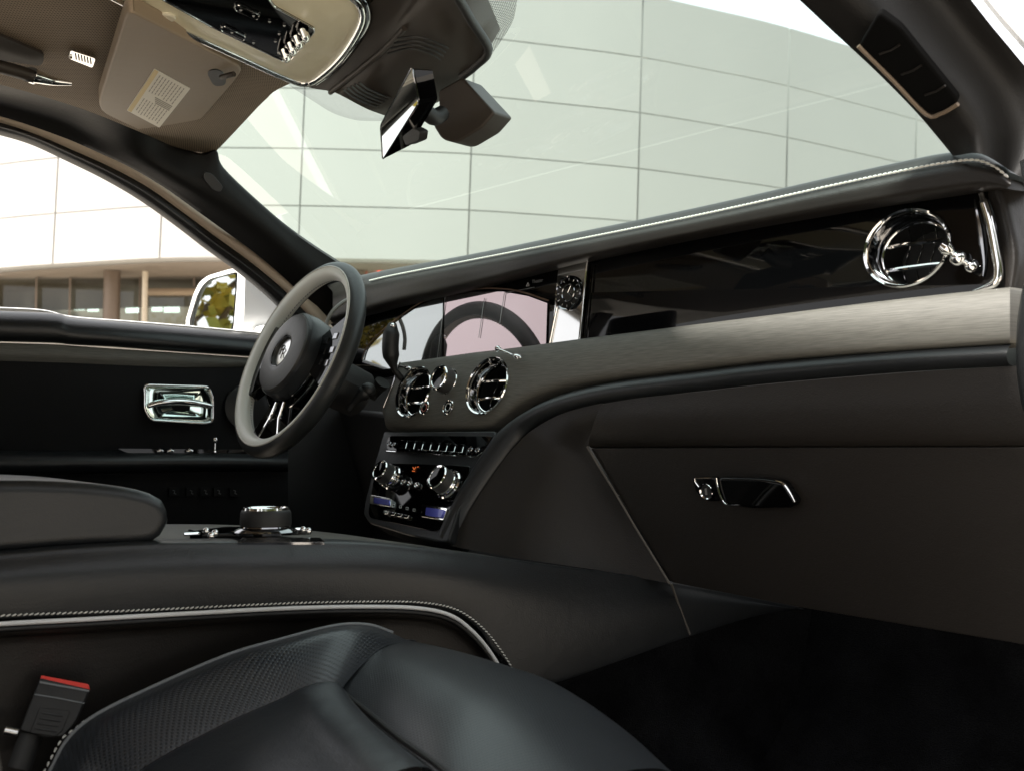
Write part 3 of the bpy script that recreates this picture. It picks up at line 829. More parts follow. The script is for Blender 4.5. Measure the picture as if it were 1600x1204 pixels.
# ------------------------------------------------------------------ rear-view mirror
rv = thing('rear_view_mirror', 'frameless rear-view mirror on a dark stalk at the windscreen', 'mirror', on(650, 180, PZ(1.38)))
cm_ = on(632, 176, plane(tuple(FH), tuple(C0 + FH * 1.42)))
P_RV = plane((-0.17, -1.0, -0.25), tuple(cm_))
gl = rounded([(644, 105), (655, 160), (598, 250), (594.5, 196)], [4, 6, 4, 6])
G3 = onp(gl, P_RV)
bk = [p + A(0.004, 0.016, 0.004) for p in onp(rounded([(655, 110), (664, 158), (622, 232), (608, 206)], [4, 6, 4, 6]), P_RV)]
n_ = len(G3)
mb = MB(); mb.add([p + A(0, 0.001, 0) for p in G3] + bk, [tuple(range(2 * n_ - 1, n_ - 1, -1))] + [(i, n_ + i, n_ + (i + 1) % n_, (i + 1) % n_) for i in range(n_)])
mb.build('housing', M_PIANO, rv, 0.0)
MB().prism(G3, unit((0.17, 1.0, 0.25)) * 0.0008).build('mirror_glass', M_MIRROR, rv)
MB().tube(G3, 0.0011, 6, closed=True).build('bright_edge', M_DCHROME, rv)
slab('button_block', rounded([(628, 214), (646, 200), (656, 206), (654, 220), (634, 228)], 3), off(P_RV, -0.006 if P_RV[0] @ FH > 0 else 0.006), 0.012, M_PLAST, rv, 0.002)
MB().tube(arc([on(662, 172, off(P_RV, 0.03 if P_RV[0] @ FH > 0 else -0.03)), on(678, 184, off(P_RV, 0.05 if P_RV[0] @ FH > 0 else -0.05)), on(690, 178, off(P_RV, 0.07 if P_RV[0] @ FH > 0 else -0.07))], 10), 0.011, 12).build('ball_joint', M_PLAST, rv)
st = rounded([(684, 142), (722, 121), (773, 176), (752, 200), (712, 224), (690, 218), (676, 196), (686, 174)], [8, 5, 5, 5, 10, 8, 6, 6])
slab('foot_cover', st, plane((0.5, -1, -0.1), tuple(on(720, 170, plane(tuple(FH), tuple(C0 + FH * 1.52))))), 0.05, M_BROWNP, rv, 0.010, 4)
# ------------------------------------------------------------------ dashboard
N_D = unit((-LAT, -1, 0))                       # towards the cabin
dash = thing('dashboard', 'black leather dashboard with gloss black fascia and dark wood band', 'dashboard', (0.1, 1.1, 0.7))
stt = [(520, 458), (560, 445), (580, 440), (620, 431), (750, 406), (900, 377), (1100, 337), (1300, 293), (1420, 268), (1480, 257), (1525, 253), (1555, 263), (1580, 283)]
sil = [(520, 446), (560, 434), (582, 429), (622, 421), (750, 398), (900, 367), (1100, 326), (1300, 281), (1420, 255), (1480, 243), (1530, 240), (1562, 252), (1585, 272)]
low = [(520, 505), (560, 492), (580, 487), (620, 476), (750, 446), (900, 408), (1100, 366), (1300, 330), (1420, 311), (1480, 302), (1520, 296), (1550, 294), (1578, 296)]
c1 = onp(sil, off(P_ST, 0.040)); c2 = onp(stt, P_ST); c3 = onp(low, off(P_ST, 0.006))
c0 = [p + A(0, 0.17, -0.03) for p in c1]
c25 = onp([(0.5 * (a[0] + b[0]), 0.45 * a[1] + 0.55 * b[1]) for a, b in zip(stt, low)], off(P_ST, -0.006))
c4 = [p + A(0.0, 0.07, 0.004) for p in c3]
patch('top_pad', [c0, c1, c2, c25, c3, c4], M_LEATHW, dash, 120, 30)
stitches('stitching', [p + A(0.0, -0.0015, 0.0012) for p in c2[2:]], M_STITCH, dash, 0.0068, 0.0060, 0.0016, 0.18, (0, -1, 0.6))
# gloss fascia
fo = [(540, 600), (540, 480), (620, 462), (750, 430), (900, 392), (1100, 350), (1300, 314), (1520, 285), (1541, 300), (1558, 420), (1553, 446), (1520, 462), (1200, 505), (900, 548), (690, 575)]
fas = slab('gloss_fascia', fo, P_GLASS, 0.02, M_PIANO, dash, 0.002)
# passenger vent hole
vc = on(1416, 388, P_GLASS); rv_ = 62 * np.dot(vc - C0, FW) / FPX
Mv = frame(vc, -P_GLASS[0])
cutter = MB().lathe([(1e-4, -0.1), (rv_ * 0.93, -0.1), (rv_ * 0.93, 0.1), (1e-4, 0.1)], Mv, 40, sx=1.16).build('cutter', M_PIANO)
cut(fas, cutter)
def vent(M, r, sx=1.0, stop=None, nslat=2, depth=0.020, ish=(0, 0)):
    v = MB().lathe([(r * 0.93, -0.001), (r * 1.0, 0.0), (r * 1.03, 0.0022), (r * 1.0, 0.0045), (r * 0.955, 0.0030), (r * 0.945, 0.0)], M, 64, sx=sx).build('air_vent', M_CHROME, dash)
    MB().lathe([(r * 0.95, 0.001), (r * 0.92, -depth * 0.5), (r * 0.86, -depth * 0.9), (r * 0.83, -depth), (r * 0.83, -depth - 0.004)], M, 64, sx=sx).build('bowl', M_DCHROME, v)
    inv = v
    MB().lathe([(r * 0.84, -depth - 0.002), (r * 0.84, -depth - 0.055), (1e-4, -depth - 0.055)], M, 40, sx=sx).build('duct', M_RUB, inv)
    MB().tube([tr(M, (r * 0.83 * sx * math.cos(a) + ish[0], r * 0.83 * math.sin(a) + ish[1], -depth + 0.002)) for a in np.linspace(0, 2 * math.pi, 48, endpoint=False)], 0.0018, 8, closed=True).build('inner_ring', M_CHROME, inv)
    for k in range(nslat):
        yy = (k - (nslat - 1) / 2) * r * 0.62
        hw = math.sqrt(max(0.01, 0.82 ** 2 - (yy / r) ** 2)) * r * sx
        MB().tube([tr(M, (-hw + ish[0], yy + ish[1], -depth - 0.002)), tr(M, (-hw * 0.4 + ish[0], yy + ish[1], -depth + 0.001)), tr(M, (hw * 0.4 + ish[0], yy + ish[1], -depth + 0.001)), tr(M, (hw + ish[0], yy + ish[1], -depth - 0.002))], 0.0030, 8, sq=1.0).build('slat', M_CHROME, inv)
    for xx in (-0.35, 0.0, 0.35):
        q = [tr(M, (xx * r + 0.004 * math.sin(t * 3), t * r * 0.7, -depth - 0.014)) for t in np.linspace(-1, 1, 9)]
        MB().tube(q, 0.0009, 5).build('vane', M_DCHROME, inv)
    return v
vent(Mv, rv_, 1.14, depth=0.022, ish=(0.004, -0.004))
def plunger(pa, pb, big=0.0065):                # chrome organ stop
    a, b = np.asarray(pa), np.asarray(pb)
    d = unit(b - a)
    L = np.linalg.norm(b - a)
    M = frame(a, d, (0, 0, 1) if abs(d[2]) < 0.9 else (0, 1, 0))
    pr = [(1e-4, -big), (big * 0.7, -big * 0.75), (big, 0), (big * 0.7, big * 0.8), (big * 0.42, big * 1.1), (big * 0.36, L * 0.45), (big * 0.42, L * 0.72), (big * 0.78, L * 0.78), (big * 0.9, L * 0.88), (big * 0.75, L * 0.98), (big * 0.45, L * 1.02), (1e-4, L * 1.04)]
    return MB().lathe(pr, M, 20).build('organ_stop', M_CHROME, dash)
pa = on(1478, 388, off(P_GLASS, -0.030)); pb = on(1523, 421, off(P_GLASS, -0.012))
plunger(pa, pb, 0.0085)
MB().ball(tuple(on(1497, 404, off(P_GLASS, -0.022))), 0.0095).build('stop_bead', M_CHROME, dash)
# chrome end strip of the fascia
q = arc(onp([(1533, 303), (1546, 345), (1555, 390), (1560, 425), (1556, 441), (1541, 449), (1520, 455)], off(P_GLASS, -0.006)), 40)
MB().tube(q, [0.0035] * 3 + [0.0055] * 30 + list(np.linspace(0.005, 0.001, 7)), 10).build('chrome_end_strip', M_CHROME, dash)
q = arc(onp([(1523, 312), (1532, 360), (1538, 410), (1536, 432)], off(P_GLASS, -0.003)), 24)
MB().tube(q, list(0.0006 + 0.0035 * np.sin(np.linspace(0.1, math.pi - 0.1, 24))), 8).build('chrome_inner_strip', M_DCHROME, dash)
patch('end_leather', [onp([(1536, 285), (1554, 340), (1562, 400), (1562, 452)], off(P_GLASS, 0.004)), onp([(1560, 283), (1575, 340), (1585, 400), (1580, 452)], off(P_GLASS, -0.004)), onp([(1581, 281), (1592, 340), (1600, 400), (1592, 452)], off(P_GLASS, 0.012))], M_LEATHW, dash, 20, 10, back=(0, 0.03, 0))
# displays
cl_ = [(566, 566), (572, 548), (590, 528), (615, 506), (645, 484), (675, 468), (692, 462), (690, 562), (640, 570), (600, 577)]
d1 = slab('instrument_display', cl_, off(P_GLASS, -0.0035), 0.003, M_SCR1, dash)
cd_ = [(695, 461), (740, 456), (786, 456), (825, 463), (855, 474), (853, 537), (780, 548), (693, 561)]
d2 = slab('centre_display', cd_, off(P_GLASS, -0.0035), 0.003, M_SCR2, dash)
MB().tube(arc(onp([(566, 562), (575, 540), (615, 502), (675, 464), (740, 452), (800, 453), (857, 470)], off(P_GLASS, -0.006)), 50), 0.0016, 6).build('display_hood_trim', simple('brown trim', (0.10, 0.06, 0.04), 0.35, var=0.1), dash)
for a, b in (((696, 460), (683, 562)), ((757, 466), (748, 528)), ((788, 459), (781, 505)), ((788, 458), (835, 449))):
    MB().tube([on(*a, off(P_GLASS, -0.0055)), on(*b, off(P_GLASS, -0.0055))], 0.0006, 6).build('display_joint', M_GPIPE, dash)
# small printed warning icon and word on the fascia
Pic = off(P_GLASS, -0.0012)
MB().tube(onp([(822.5, 447.5), (825, 442), (826.8, 446.6)], Pic), 0.0009, 6, closed=True).build('warning_icon', M_ICON, dash)
tx = bpy.data.curves.new('word_print', 'FONT'); tx.body = 'Theater'; tx.size = 0.0085; tx.extrude = 0.0001
tmp = bpy.data.objects.new('tmp', tx); COL.objects.link(tmp)
bpy.context.view_layer.update()
tme = bpy.data.meshes.new_from_object(tmp.evaluated_get(bpy.context.evaluated_depsgraph_get()))
bpy.data.objects.remove(tmp)
tp = bpy.data.objects.new('printed_word', tme); tme.materials.append(simple('dim print', (0.16, 0.16, 0.16), 0.6)); COL.objects.link(tp)
tp.parent = dash
Mt = frame(on(831, 443, Pic), -P_GLASS[0])
Mt[:3, 3] -= np.array(dash.location)
tp.matrix_local = Matrix(Mt.tolist())
# clock
ck = slab('clock_panel', [(873, 408), (918, 399), (905, 533), (860, 541)], off(P_GLASS, -0.008), 0.006, simple('polished clock surround', (0.55, 0.55, 0.54), 0.04, 1.0, var=0.05), dash, 0.001)
kc = on(889, 458, off(P_GLASS, -0.0095)); kr = 27 * np.dot(kc - C0, FW) / FPX
Mk = frame(kc, -P_GLASS[0])
MB().lathe([(kr * 0.94, -0.0005), (kr * 1.03, 0.001), (kr * 1.0, 0.004), (kr * 0.93, 0.003), (kr * 0.9, 0.0008)], Mk, 48).build('clock_bezel', M_DCHROME, ck)
MB().lathe([(kr * 0.92, 0.0012), (kr * 0.5, 0.0010), (1e-4, 0.0010)], Mk, 40).build('clock_face', M_PIANO, ck)
MB().lathe([(kr * 0.46, 0.002), (kr * 0.5, 0.0032), (kr * 0.54, 0.002)], Mk, 40).build('clock_inner_ring', M_DCHROME, ck)
for a, l in ((0.5, 0.42), (2.2, 0.62)):
    MB().tube([tr(Mk, (0, 0, 0.003)), tr(Mk, (kr * l * math.sin(a), kr * l * math.cos(a), 0.003))], 0.0006, 6).build('clock_hand', M_CHROME, ck)
for k in range(12):
    a = k * math.pi / 6
    MB().tube([tr(Mk, (kr * s * math.sin(a), kr * s * math.cos(a), 0.0025)) for s in (0.72, 0.84)], 0.0004, 5).build('hour_mark', M_SILVER, ck)
for a, b in (((918, 399), (905, 533)), ((872, 470), (858, 540))):
    MB().tube([on(*a, off(P_GLASS, -0.010)), on(*b, off(P_GLASS, -0.010))], 0.0018, 8).build('clock_side_trim', M_CHROME, ck)
# wood band
T_ = [(624, 567), (640, 565), (690, 558), (740, 551), (775, 547), (815, 542), (860, 536), (920, 528), (1000, 518), (1200, 493), (1400, 468), (1578, 449)]
B_ = [(598, 640), (612, 660), (690, 663), (755, 661), (783, 648), (812, 627), (850, 609), (910, 594), (1000, 581), (1200, 559), (1400, 544), (1578, 533)]
B2_ = [(600, 652), (612, 672), (690, 675), (760, 673), (788, 660), (818, 638), (852, 620), (912, 604), (1000, 591), (1200, 568), (1400, 552), (1578, 541)]
mixp = lambda a, b, t: [(x0 * (1 - t) + x1 * t, y0 * (1 - t) + y1 * t) for (x0, y0), (x1, y1) in zip(a, b)]
wd = patch('wood_band', [onp(T_, off(P_WOOD, 0.006)), onp(mixp(T_, B_, 0.06), off(P_WOOD, -0.0005)), onp(mixp(T_, B_, 0.35), off(P_WOOD, -0.004)), onp(mixp(T_, B_, 0.7), off(P_WOOD, -0.003)), onp(B_, off(P_WOOD, 0.003)), onp(B2_, off(P_WOOD, 0.022))], M_WOOD, dash, 120, 28, back=(0, 0.03, 0.0), ang=75)
MB().tube([on(625, 566, off(P_WOOD, -0.004)), on(612, 604, off(P_WOOD, -0.005)), on(599, 636, off(P_WOOD, -0.003))], 0.0016, 8).build('wood_end_trim', M_DCHROME, dash)
vents = []
for cx, cy, hh in ((762, 603, 45), (647, 612.5, 40)):
    c = on(cx, cy, off(P_WOOD, -0.004)); r = hh * np.dot(c - C0, FW) / FPX / 0.97
    M = frame(c, -P_WOOD[0])
    cutter = MB().lathe([(1e-4, -0.08), (r * 0.94, -0.08), (r * 0.94, 0.05), (1e-4, 0.05)], M, 40).build('cutter', M_PIANO)
    cut(wd, cutter)
    vent(M, r, 1.0, depth=0.018)
def knob(M, r, h, name='rotary_knob', par=None):
    k = MB().lathe([(r * 1.0, 0), (r * 1.0, h * 0.15), (r * 0.97, h * 0.2), (r * 0.97, h * 0.82), (r * 0.94, h * 0.88), (r * 0.9, h * 0.88)], M, 48).build(name, simple('knurled grey knob', (0.035, 0.034, 0.032), 0.45, bump=0.3, bscale=1200), par or dash)
    MB().lathe([(r * 1.06, 0), (r * 1.1, h * 0.06), (r * 1.06, h * 0.13), (r * 1.0, h * 0.14)], M, 40).build('base_ring', M_CHROME, k)
    MB().lathe([(r * 0.98, h * 0.84), (r * 1.0, h * 0.92), (r * 0.93, h * 1.0), (r * 0.80, h * 0.98), (r * 0.76, h * 0.93)], M, 48).build('front_ring', M_CHROME, k)
    MB().lathe([(r * 0.8, h * 0.94), (r * 0.4, h * 0.90), (1e-4, h * 0.89)], M, 40).build('cap', M_PIANO, k)
    return k
c = on(700, 596, off(P_WOOD, -0.002)); knob(frame(c, -P_WOOD[0]), 20.5 * np.dot(c - C0, FW) / FPX, 0.024)
for cx, cy, rr, mt in ((664, 637, 11.5, simple('dull red ring', (0.30, 0.10, 0.08), 0.35, 0.5)), (701, 636, 12.5, M_SILVER)):
    c = on(cx, cy, off(P_WOOD, -0.004)); r = rr * np.dot(c - C0, FW) / FPX; M = frame(c, -P_WOOD[0])
    b = MB().lathe([(r, 0), (r, 0.002), (r * 0.9, 0.003), (r * 0.82, 0.002), (r * 0.8, 0.0)], M, 36).build('round_button', M_CHROME, dash)
    MB().lathe([(r * 0.82, 0.0), (r * 0.75, 0.0015), (1e-4, 0.002)], M, 32).build('button_cap', M_PIANO, b)
    MB().lathe([(r * 0.42, 0.0018), (r * 0.5, 0.0028), (r * 0.6, 0.0018)], M, 28).build('button_mark', mt, b)
plunger(on(778, 545, off(P_WOOD, -0.012)), on(813, 559, off(P_WOOD, -0.016)), 0.0055)
plunger(on(612, 569, off(P_WOOD, -0.014)), on(641, 576, off(P_WOOD, -0.018)), 0.0055)
# leather band under the wood
I_ = [(1578, 540), (1400, 551), (1200, 568), (1100, 580), (956, 598), (870, 619), (812, 648), (778, 675), (759, 700), (738, 732), (715, 770), (684, 832)]
O_ = [(1578, 570), (1400, 580), (1200, 597), (1100, 608), (956, 625), (880, 642), (830, 668), (800, 697), (780, 722), (755, 757), (727, 802), (706, 846)]
bandI = onp(I_[:6], off(P_WOOD, 0.006)) + [on(*p, off(P_STACK, -0.002)) for p in I_[6:]]
bandO = onp(O_[:6], off(P_WOOD, 0.010)) + [on(*p, off(P_STACK, 0.012)) for p in O_[6:]]
midb = [0.5 * (a + b) + N_D * 0.008 for a, b in zip(bandI, bandO)]
edgO = [p + A(0, 0.02, 0.0) for p in bandO]
edgI = [p + A(-0.004, 0.02, 0.004) for p in bandI]
patch('leather_band', [edgI, bandI, midb, bandO, edgO], M_LEATHG, dash, 110, 18)
# upper glove panel, knee panel and glovebox
E_T = [(1600, 571), (1400, 583), (1200, 600), (1100, 611), (1000, 621), (940, 631)]
E_B = [(1625, 694), (1400, 694), (1200, 694.5), (1100, 695), (1000, 696), (921, 697)]
e0 = onp(E_T, off(P_WOOD, 0.012)); e2 = onp(E_B, P_GLOVE)
patch('upper_panel', [e0, [0.5 * (a + b) + N_D * 0.006 for a, b in zip(e0, e2)], e2, [p + A(0, 0.03, 0.0) for p in e2]], M_LEATHW, dash, 60, 16)
K_L = [(942, 629), (880, 645), (832, 671), (802, 700), (782, 725), (757, 760), (729, 805), (704, 852)]
K_R = [(918, 697), (924, 707), (940, 734), (957, 761), (976, 793), (997, 829), (1021, 868), (1047, 911)]
k0 = [on(*K_L[0], off(P_WOOD, 0.012)), on(*K_L[1], off(P_WOOD, 0.014))] + onp(K_L[2:], off(P_STACK, 0.014))
k3 = onp(K_R, off(P_GLOVE, -0.004))
k1 = [a * 0.68 + b * 0.32 + A(0.012, -0.006, 0) * s for a, b, s in zip(k0, k3, np.linspace(0.2, 1, 8))]
k2 = [a * 0.30 + b * 0.70 + A(0.004, 0.01, 0) * s for a, b, s in zip(k0, k3, np.linspace(0.2, 1, 8))]
patch('knee_panel', [k0, k1, k2, k3], M_LEATHW, dash, 40, 30)
MB().tube(arc([p + N_D * 0.001 for p in k3], 40), 0.0018, 8).build('knee_piping', simple('taupe piping', (0.10, 0.088, 0.076), 0.5, var=0.1), dash)
gb = slab('glovebox_lid', rounded([(923, 700), (1660, 698), (1660, 1018), (1600, 1006), (1240, 946), (1050, 909)], 3), off(P_GLOVE, 0.0), 0.05, M_LEATHW, dash, 0.004)
hp = off(P_GLOVE, -0.006)
rc = rounded([(1078, 742), (1110, 738), (1215, 746), (1240, 762), (1262, 798), (1240, 826), (1180, 842), (1130, 828), (1098, 800), (1078, 768)], 18)
H3 = onp(rc, off(P_GLOVE, -0.0015))
hd = slab('glovebox_handle', rounded([(1121, 745), (1190, 747), (1222, 752), (1243, 784), (1236, 793), (1180, 794), (1133, 788), (1126, 766)], 7), off(P_GLOVE, -0.022), 0.018, M_PIANO, gb, 0.006, 4)
MB().tube(arc(onp([(1212, 750), (1224, 755), (1234, 768), (1242, 783)], off(P_GLOVE, -0.0225)), 16), list(0.0007 + 0.0012 * np.sin(np.linspace(0, math.pi, 16))), 8).build('handle_edge', M_CHROME, hd)
MB().tube(arc(onp([(1119, 746), (1122, 762), (1130, 783), (1140, 788), (1156, 788)], off(P_GLOVE, -0.0215)), 20), 0.0012, 8).build('handle_edge', M_CHROME, hd)
lk = slab('lock_plate', rounded([(1080, 746), (1117, 745), (1121, 762), (1128, 782), (1105, 783), (1088, 770)], 6), off(P_GLOVE, -0.012), 0.012, M_PIANO, gb, 0.002)
lc = on(1104, 767, off(P_GLOVE, -0.0125)); Ml = frame(lc, -P_GLOVE[0]); lr = 12.5 * np.dot(lc - C0, FW) / FPX
MB().lathe([(lr * 0.9, 0), (lr, 0.0012), (lr * 0.95, 0.0022), (lr * 0.85, 0.0012), (lr * 0.8, 0.0006)], Ml, 32).build('lock_ring', M_CHROME, lk)
MB().lathe([(lr * 0.86, 0.0006), (1e-4, 0.0006)], Ml, 32).build('lock_barrel', M_PLAST, lk)
MB().box((0, 0, 0.0012), (lr * 0.12, lr * 0.4, 0.0008), Ml).build('key_slot', M_SILVER, lk)
MB().tube(onp([(1112, 746), (1086, 746.5), (1086, 752), (1092, 760)], off(P_GLOVE, -0.0128)), 0.0009, 6).build('lock_trim', M_CHROME, lk)
# centre stack
sk = slab('centre_stack', rounded([(600, 672), (612, 674), (775, 672), (770, 700), (742, 745), (718, 790), (700, 845), (686, 846), (640, 836), (576, 816), (567, 802), (570, 782), (586, 720)], 5), off(P_STACK, 0.0), 0.05, M_LEATHG, dash, 0.004)
sp = slab('switch_row_panel', rounded([(608, 680), (770, 680), (758, 700), (748, 712), (700, 709), (605, 703), (603, 692)], 4), off(P_STACK, -0.0015), 0.006, M_PIANO, sk, 0.001)
MB().tube(onp([(604, 704), (650, 707), (700, 710), (744, 713), (754, 706)], off(P_STACK, -0.0022)), 0.0009, 6).build('row_trim', M_CHROME, sp)
for k in range(8):
    x = 624 + k * 12.6; y = 697.5 + k * 0.9
    kt = slab('piano_key', [(x + 3, y - 11), (x + 13.2, y - 10.4), (x + 10, y + 2), (x, y + 1.4)], off(P_STACK, -0.006 - 0.0005 * (k % 2)), 0.005, M_PIANO, sp, 0.0008)
    MB().tube(onp([(x + 0.3, y + 1.6), (x + 9.8, y + 2.2), (x + 12, y - 6)], off(P_STACK, -0.0065)), 0.0008, 6).build('key_edge', M_CHROME, kt)
for cx, cy in ((609, 693), (616, 694), (736, 702), (747, 703)):
    c = on(cx, cy, off(P_STACK, -0.003)); M = frame(c, -P_STACK[0])
    MB().lathe([(0.0048, 0), (0.0052, 0.0015), (0.0042, 0.003), (0.0030, 0.002), (1e-4, 0.0022)], M, 24).build('small_knob', M_DCHROME, sp)
cp = slab('climate_panel', rounded([(595, 722), (735, 727), (733, 738), (687, 828), (676, 829), (578, 808), (575, 800), (583, 752)], 4), off(P_STACK, -0.0015), 0.006, M_PIANO, sk, 0.001)
N_S = -P_STACK[0]
for bx, by, rr in ((612, 746, 17), (702, 757, 20.5)):
    c = on(bx, by, off(P_STACK, -0.002)); r = rr * np.dot(c - C0, FW) / FPX
    M = frame(c, N_S)
    MB().lathe([(r * 1.15, 0), (r * 1.2, 0.002), (r * 1.1, 0.004), (r * 1.0, 0.004)], M, 40).build('dial_base', M_CHROME, cp)
    MB().lathe([(r * 0.92, 0.004), (r * 0.85, 0.008), (r * 0.92, 0.011)], M, 40).build('dial_neck', M_CHROME, cp)
    M2 = frame(c + N_S * 0.010, N_S)
    knob(M2, r, 0.022, 'climate_dial', cp)
for x, y in ((621, 752), (632, 753.5), (642, 755.5), (653, 758)):
    c = on(x, y, off(P_STACK, -0.003)); M = frame(c, N_S)
    MB().lathe([(0.0052, 0), (0.0056, 0.002), (0.0045, 0.0045), (0.003, 0.0035), (1e-4, 0.004)], M, 20).build('push_button', M_CHROME, cp)
for p0 in ([(578, 772), (611, 778), (610, 791), (577, 786)], [(659, 787), (699, 793), (692, 812), (657, 806)]):
    fr_ = slab('temperature_slider', rounded(p0, 2), off(P_STACK, -0.008), 0.007, M_CHROME, cp, 0.0015)
    q = A(*np.mean(np.array(p0), 0))
    slab('blue_wheel', rounded([tuple(q + (A(*p) - q) * np.array([0.72, 0.66]) + A(1.5, 0.3)) for p in p0], 1.5), off(P_STACK, -0.0105), 0.004, M_BLUE, fr_, 0.001)
for k in range(4):
    x, y = 597 + k * 10.5, 797 + k * 2.2
    slab('flip_switch', [(x + 2, y - 1), (x + 10.5, y + 0.5), (x + 8, y + 5.5), (x, y + 4)], off(P_STACK, -0.007), 0.005, M_CHROME, cp, 0.001)
for x, y in ((615, 789), (625.5, 791), (636, 793.5), (647, 796)):
    MB().tube(onp([(x - 1.6, y - 2), (x + 1.8, y - 1.6), (x + 1.4, y + 2), (x - 1.6, y + 1.6)], off(P_STACK, -0.0032)), 0.0005, 5, closed=True).build('symbol', M_ICON, cp)
for pp_ in ([(645, 729), (647, 733)], [(647, 733), (650, 728.5)], [(644, 735), (648, 735.5)], [(652, 729), (654, 728.4)]):
    MB().tube(onp(pp_, off(P_STACK, -0.0032)), 0.0006, 5).build('orange_digit', M_ORANGE, cp)
# driver's knee panel and the underside
MB().prism([A(-0.80, 1.00, 0.98), A(-0.40, 1.03, 0.95), A(-0.34, 1.05, 0.55), A(-0.80, 1.15, 0.50)], A(0, 0.06, 0)).build('driver_knee_panel', M_PLAST, dash, 0.01)
MB().prism([A(-0.34, 1.0, 0.80), A(-0.34, 1.4, 0.80), A(-0.30, 1.4, 0.36), A(-0.26, 0.98, 0.36)], A(0.06, 0, 0)).build('tunnel_side', M_PLAST, dash)
# ------------------------------------------------------------------ steering wheel
WC = A(-0.42, 0.755, 1.056)
tt, pp5 = math.radians(22), math.radians(5)
exw = A(math.cos(pp5), math.sin(pp5), 0); bw = A(-math.sin(pp5), math.cos(pp5), 0)
eyw = bw * math.sin(tt) + A(0, 0, 1) * math.cos(tt)
nw = np.cross(exw, eyw)
MW = np.eye(4); MW[:3, 0], MW[:3, 1], MW[:3, 2], MW[:3, 3] = exw, eyw, nw, WC
sw = thing('steering_wheel', 'grey and black leather steering wheel with round airbag hub', 'steering wheel', WC)
R0, RA, RZ = 0.1745, 0.0175, 0.0165
def rim(name, f0, f1, mat, extra=0.0):
    prof = []
    for k in range(15):
        f = math.radians(f0 + (f1 - f0) * k / 14)
        prof.append((R0 + (RA + extra) * math.cos(f), (RZ + extra) * math.sin(f)))
    return MB().lathe(prof, MW, 120).build(name, mat, sw)
rim('rim_face', 86, 238, M_RIMG)
rim('rim_back', 238, 446, M_RIMB)
for f, nm, r, mt in ((85, 'rim_piping', 0.0016, simple('pale piping', (0.52, 0.50, 0.44), 0.45)), (237, 'rim_seam', 0.0010, M_RIMB)):
    f = math.radians(f)
    MB().tube([tr(MW, ((R0 + RA * math.cos(f)) * math.cos(a), (R0 + RA * math.cos(f)) * math.sin(a), RZ * math.sin(f))) for a in np.linspace(0, 2 * math.pi, 140, endpoint=False)], r, 6, closed=True).build(nm, mt, sw)
f = math.radians(196)
pth = [tr(MW, ((R0 + RA * math.cos(f)) * math.cos(a), (R0 + RA * math.cos(f)) * math.sin(a), RZ * math.sin(f))) for a in np.linspace(0.3, 2 * math.pi + 0.25, 90)]
stitches('rim_stitching', pth, M_GPIPE, sw, 0.007, 0.0055, 0.0009, 0.5, tuple(nw))
# hub
HW = MW.copy()
hubM = MW.copy(); hubM[:3, 3] = WC + nw * 0.012 + eyw * -0.002
MB().lathe([(0.060, -0.050), (0.078, -0.040), (0.082, -0.010), (0.080, 0.012), (0.0755, 0.0165), (0.0740, 0.0150)], hubM, 64).build('hub_shell', M_LEATHG, sw)
MB().lathe([(0.0755, 0.014), (0.0735, 0.0195), (0.066, 0.0215), (0.040, 0.0235), (0.031, 0.0235), (0.028, 0.0215), (0.0265, 0.014)], hubM, 64).build('airbag_pad', leather('hub leather', (0.030, 0.029, 0.026), 0.45), sw)
eb = MB().lathe([(0.0275, 0.013), (0.0262, 0.0165), (0.018, 0.0180), (1e-4, 0.0185)], hubM, 48).build('emblem', M_SILVER, sw)
MB().lathe([(0.0270, 0.0150), (0.0285, 0.0190), (0.0300, 0.0235), (0.0312, 0.0240)], hubM, 48).build('emblem_recess', M_PIANO, sw)
for dx, dy in ((-0.005, 0.004), (0.005, -0.004)):      # the interlocked twin letters of the badge
    q = [(-0.006, -0.009), (-0.006, 0.009), (0.001, 0.009), (0.005, 0.0055), (0.001, 0.001), (-0.006, 0.001), (0.000, 0.001), (0.006, -0.009)]
    MB().tube([tr(hubM, (x + dx, y + dy, 0.0188)) for x, y in q], 0.0008, 6).build('badge_letter', M_DCHROME, eb)
def wl(a, r, z):
    return tr(MW, (r * math.cos(a), r * math.sin(a), z))
def spoke(a0, a1, r0, r1, z0, z1, name, mat, bevel=0.003, n=10):
    A_ = np.linspace(math.radians(a0), math.radians(a1), n)
    vs = [wl(a, r0, z) for z in (z0, z1) for a in A_] + [wl(a, r1, z) for z in (z0, z1) for a in A_]
    idx = lambda ri, zi, i: ri * 2 * n + zi * n + i
    fs = []
    for i in range(n - 1):
        fs += [(idx(0, 1, i), idx(0, 1, i + 1), idx(1, 1, i + 1), idx(1, 1, i)), (idx(0, 0, i), idx(1, 0, i), idx(1, 0, i + 1), idx(0, 0, i + 1)),
               (idx(0, 0, i), idx(0, 0, i + 1), idx(0, 1, i + 1), idx(0, 1, i)), (idx(1, 0, i), idx(1, 1, i), idx(1, 1, i + 1), idx(1, 0, i + 1))]
    for i in (0, n - 1):
        fs.append((idx(0, 0, i), idx(0, 1, i), idx(1, 1, i), idx(1, 0, i)))
    return MB().add(vs, fs).build(name, mat, sw, bevel)
spR = spoke(-26, 28, 0.074, 0.164, -0.020, 0.004, 'spoke', M_PIANO)
spL = spoke(152, 206, 0.074, 0.164, -0.020, 0.004, 'spoke', M_PIANO)
spB = spoke(-116, -64, 0.070, 0.166, -0.022, 0.000, 'spoke', M_PIANO)
spoke(-72, -14, 0.083, 0.104, -0.022, -0.002, 'lower_bow', M_PIANO)
spoke(194, 252, 0.083, 0.104, -0.022, -0.002, 'lower_bow', M_PIANO)
